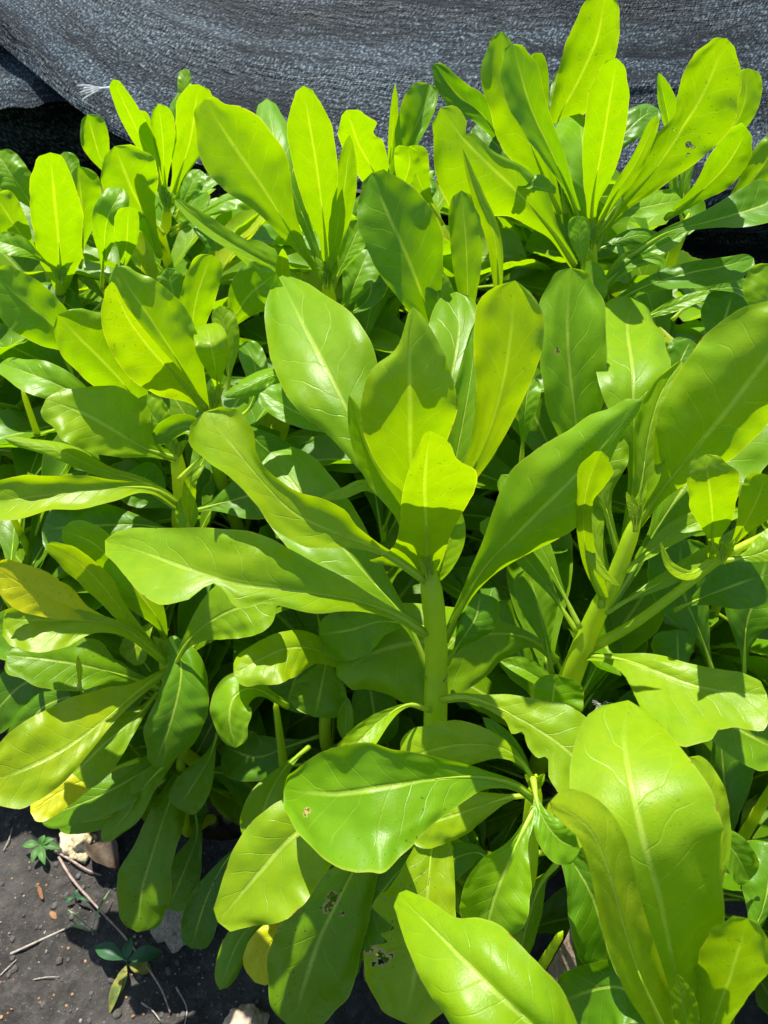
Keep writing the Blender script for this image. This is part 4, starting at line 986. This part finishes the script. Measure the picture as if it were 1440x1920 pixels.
twig("short twig in the shadow beside the bottom stone", [(330, 1850), (350, 1890), (345, 1930)], .0009, M_TW2, .003)
twig("thin pale root curling out of the soil below the small yellow leaf", [(10, 1600), (22, 1580), (26, 1555)], .0010, M_TW2, .004)

# dead leaves
M_DRY = plain_material("dry_leaf", (.07, .05, .035), (.16, .12, .08), 40, .8, .8, .002, (.09, .06, .04), 220, trans=(.2, .12, .06))
M_DRYP = plain_material("dry_pink_leaf", (.22, .15, .11), (.34, .25, .19), 50, .8, .8, .002, (.12, .08, .05), 300, trans=(.2, .12, .08))
M_DRYO = plain_material("dry_orange_leaf", (.26, .12, .05), (.42, .22, .10), 60, .8, .8, .002, trans=(.3, .12, .04))
def free_leaf(name, label, cat, path, d0, d1, a, b, m, **kw):
    pts = [tuple(map(float, q.split(','))) for q in path.split()]
    base = at(pts[0][0], pts[0][1], d0); root = empty(name, base)
    L(None, path, d0, d1, a, b, parent=root, mat=m, rib=.0009, **kw); tag(root, label, cat)
    return root
free_leaf("dead_leaf", "dead brown leaf hanging between the green stems at the bottom centre", "dead leaf", "1076,1718 1062,1780 1052,1830 1040,1868", .575, .56, 26, 26, M_DRYP, fold=-12, bow=.1)
def ground_leaf(name, label, px, py, ln, wd, yaw, m, seed, curl=.8, lift=.01, cat="dead leaf", pitch=0):
    p = on_ground(px, py); n = 16; nv = 5; vs = []; fs = []
    p.z = gz(p.x, p.y) + lift
    for i in range(n + 1):
        t = i / n; w = wd * math.sin(math.pi * min(1, t * .97 + .02)) ** .7 * (1 + .12 * noise.noise(Vector((t * 9, seed, 0))))
        for j in range(-nv, nv + 1):
            s = j / nv; z = curl * wd * s * s + ln * .25 * curl * math.sin(math.pi * t) + ln * .06 * noise.noise(Vector((t * 4, s * 3, seed)))
            x, y = s * w, (t - .5) * ln
            q = Vector((x, y, z + pitch * y))
            vs.append(p + Matrix.Rotation(yaw, 3, 'Z') @ q)
    row = 2 * nv + 1
    for i in range(n):
        for j in range(row - 1): a = i * row + j; fs.append((a, a + 1, a + row + 1, a + row))
    me = mesh(name, vs, fs, [m]); o = link(name, me); md = o.modifiers.new("thick", 'SOLIDIFY'); md.thickness = .0005
    return tag(o, label, cat)
ground_leaf("dead_leaf", "large curled dry leaf against the rough yellowish stone", 200, 1606, .060, .017, .8, M_DRY, 1, 1.0, .004)
ground_leaf("dead_leaf", "grey brown dry leaf in the shade right of the yellowish stone", 226, 1566, .055, .014, -.5, M_DRY, 2, .8, .006)
ground_leaf("dead_leaf", "small orange dry leaf scrap on the soil below the weeds", 100, 1716, .013, .003, .9, M_DRYO, 3, .15, .001)
ground_leaf("dead_leaf", "narrow orange dry leaf lying near the long twig", 78, 1676, .020, .0022, .6, M_DRYO, 4, .15, .001)
ground_leaf("dead_leaf", "dry tan leaf in deep shade under the hanging leaves", 400, 1560, .09, .03, 1.2, M_DRY, 5, .6, .015)
ground_leaf("dead_leaf", "dry tan leaf under the dull drooping leaf with holes", 560, 1700, .09, .03, 2.0, M_DRY, 6, .6, .02)

# weeds
def weed_material(name, c1, c2, tr):
    return plain_material(name, c1, c2, 70, .5, .4, .001, trans=tr)
M_W = weed_material("weed_leaf", (.06, .17, .03), (.10, .26, .05), (.12, .38, .04)); M_WD = weed_material("dark_weed_leaf", (.02, .09, .03), (.03, .13, .035), (.03, .14, .03))
M_WY = plain_material("spotted_weed_leaf", (.10, .16, .03), (.34, .32, .05), 90, .7, .4, .001, (.12, .06, .03), 200, trans=(.2, .25, .03)); M_WP = weed_material("pale_weed_blade", (.15, .28, .10), (.30, .42, .2), (.2, .4, .1))
def weed(name, label, px, py, h, leaves, stemm):
    """leaves: (photo px of tip, half width m, material, lift)"""
    b = on_ground(px, py); b.z = gz(b.x, b.y); root = empty(name, b); tag(root, label, "weed")
    top = b + Vector((.001, .002, h))
    P, _ = crom([tuple(b - Vector((0, 0, .003))), tuple(b.lerp(top, .5) + Vector((.001, 0, 0))), tuple(top)], 8)
    vs, fs = tube(P, [.0009] * 9, 6); o = link("stem", mesh("stem", vs, fs, [stemm])); o.parent = root; o.matrix_parent_inverse = Matrix.Translation(-root.location)
    for (tx, ty, wd, m, lift, *rest) in leaves:
        st = rest[0] if rest else 1.0
        a = b.lerp(top, st); e = on_ground(tx, ty, b.z + h * st + lift); n = 14; nv = 3; vs = []; fs = []
        ax = (e - a); ln = ax.length; t_ = ax.normalized(); sd_ = t_.cross(Vector((0, 0, 1))).normalized(); up = sd_.cross(t_)
        for i in range(n + 1):
            t = i / n; w = max(.0004, wd * (math.sin(math.pi * min(1, max(0, (t - .08) / .92))) ** .8 if t > .08 else .05))
            for j in range(-nv, nv + 1):
                s = j / nv; vs.append(a + ax * t + sd_ * (w * s) + up * (ln * .14 * math.sin(math.pi * t) + w * .35 * abs(s)))
        row = 2 * nv + 1
        for i in range(n):
            for j in range(row - 1): q = i * row + j; fs.append((q, q + 1, q + row + 1, q + row))
        o = link("leaf", mesh("leaf", vs, fs, [m])); o.parent = root; o.matrix_parent_inverse = Matrix.Translation(-root.location)
weed("seedling", "light green seedling with five small oval leaves near the left edge of the soil", 80, 1597, .012,
     [(42, 1586, .0050, M_W, .002), (84, 1566, .0042, M_W, .006), (101, 1573, .0042, M_W, .004), (60, 1617, .0045, M_W, .0), (84, 1621, .0045, M_W, .001), (113, 1592, .0045, M_W, .0)], M_W)
weed("grass_sprout", "small grassy sprout with three narrow pale blades beside the twig", 173, 1752, .014,
     [(205, 1670, .0016, M_WP, .004, .5), (128, 1706, .0015, M_WP, .002, .9), (132, 1735, .0020, M_WP, .0, .6)], M_WP)
weed("seedling", "dark green seedling with two wide leaves and two spotted yellowing leaves", 240, 1815, .016,
     [(178, 1775, .0085, M_WD, .002), (306, 1786, .0085, M_WD, .002), (246, 1758, .0060, M_WD, .008), (224, 1864, .0058, M_WY, -.006, .6), (285, 1822, .0075, M_WY, -.006, .6), (206, 1899, .0055, M_WY, -.009, .5)], M_WD)
weed("seedling", "pale toothed weed sprout touching the drooping old yellow leaf", 440, 1800, .03,
     [(410, 1783, .0065, M_W, .004), (446, 1770, .006, M_W, .002), (455, 1800, .004, M_W, .0)], M_W)
weed("seedling", "tiny dark weed beside the long twig", 140, 1690, .008, [(122, 1692, .003, M_WD, 0), (146, 1668, .003, M_WD, .003), (168, 1690, .002, M_WD, .002)], M_WD)

# brown rings left by fallen leaves on the bare stems
M_SCAR = plain_material("leaf_scar", (.16, .10, .03), (.28, .20, .07), 200, .8, .5, .0005)
def scars(key, spots):
    root = PLANTS[key]['stem']
    for px, py, d, r, tilt in spots:
        c = at(px, py, d); n = 16; P = []
        for i in range(n + 1):
            a = -math.pi / 2 + (i / n - .5) * 2.6; P.append(c + RT * (r * math.cos(a)) + Vector((0, 1, 0)) * (r * math.sin(a)) + Vector((0, 0, 1)) * (tilt * r * math.cos(a) + .0016 * math.cos(2 * a)))
        vs, fs = tube(P, [.0002 + .0009 * math.sin(math.pi * i / n) * (.7 + .3 * math.sin(i * 2.2)) for i in range(n + 1)], 5, True)
        o = link("leaf_scar", mesh("leaf_scar", vs, fs, [M_SCAR])); o.parent = root
scars('A', [(818, 1262, .5815, .0088, .15)])
scars('B', [(1095, 1205, .613, .0090, .4)])

# a small tuft of dry down caught between leaves at the right
def tuft():
    m = plain_material("pale_fluff", (.3, .3, .25), (.5, .5, .42), 100, .8, .2, .0003)
    vs, fs = [], []; rn = random.Random(2); c = at(1128, 1325, .60)
    for i in range(16):
        a = rn.uniform(0, 6.3); l = rn.uniform(.003, .009)
        e = c + RT * (math.cos(a) * l * 1.2) + UP * (math.sin(a) * l * .6) + FW * rn.uniform(-.003, .003)
        P, _ = crom([tuple(c), tuple(c.lerp(e, .5) + UP * .0015), tuple(e)], 5); v, f = tube(P, [.00018] * 6, 4)
        b = len(vs); vs += v; fs += [tuple(q + b for q in x) for x in f]
    o = link("dry_fluff", mesh("dry_fluff", vs, fs, [m])); tag(o, "tiny tuft of pale dry fluff caught between the leaves beside the slanting stem", "fluff")
tuft()
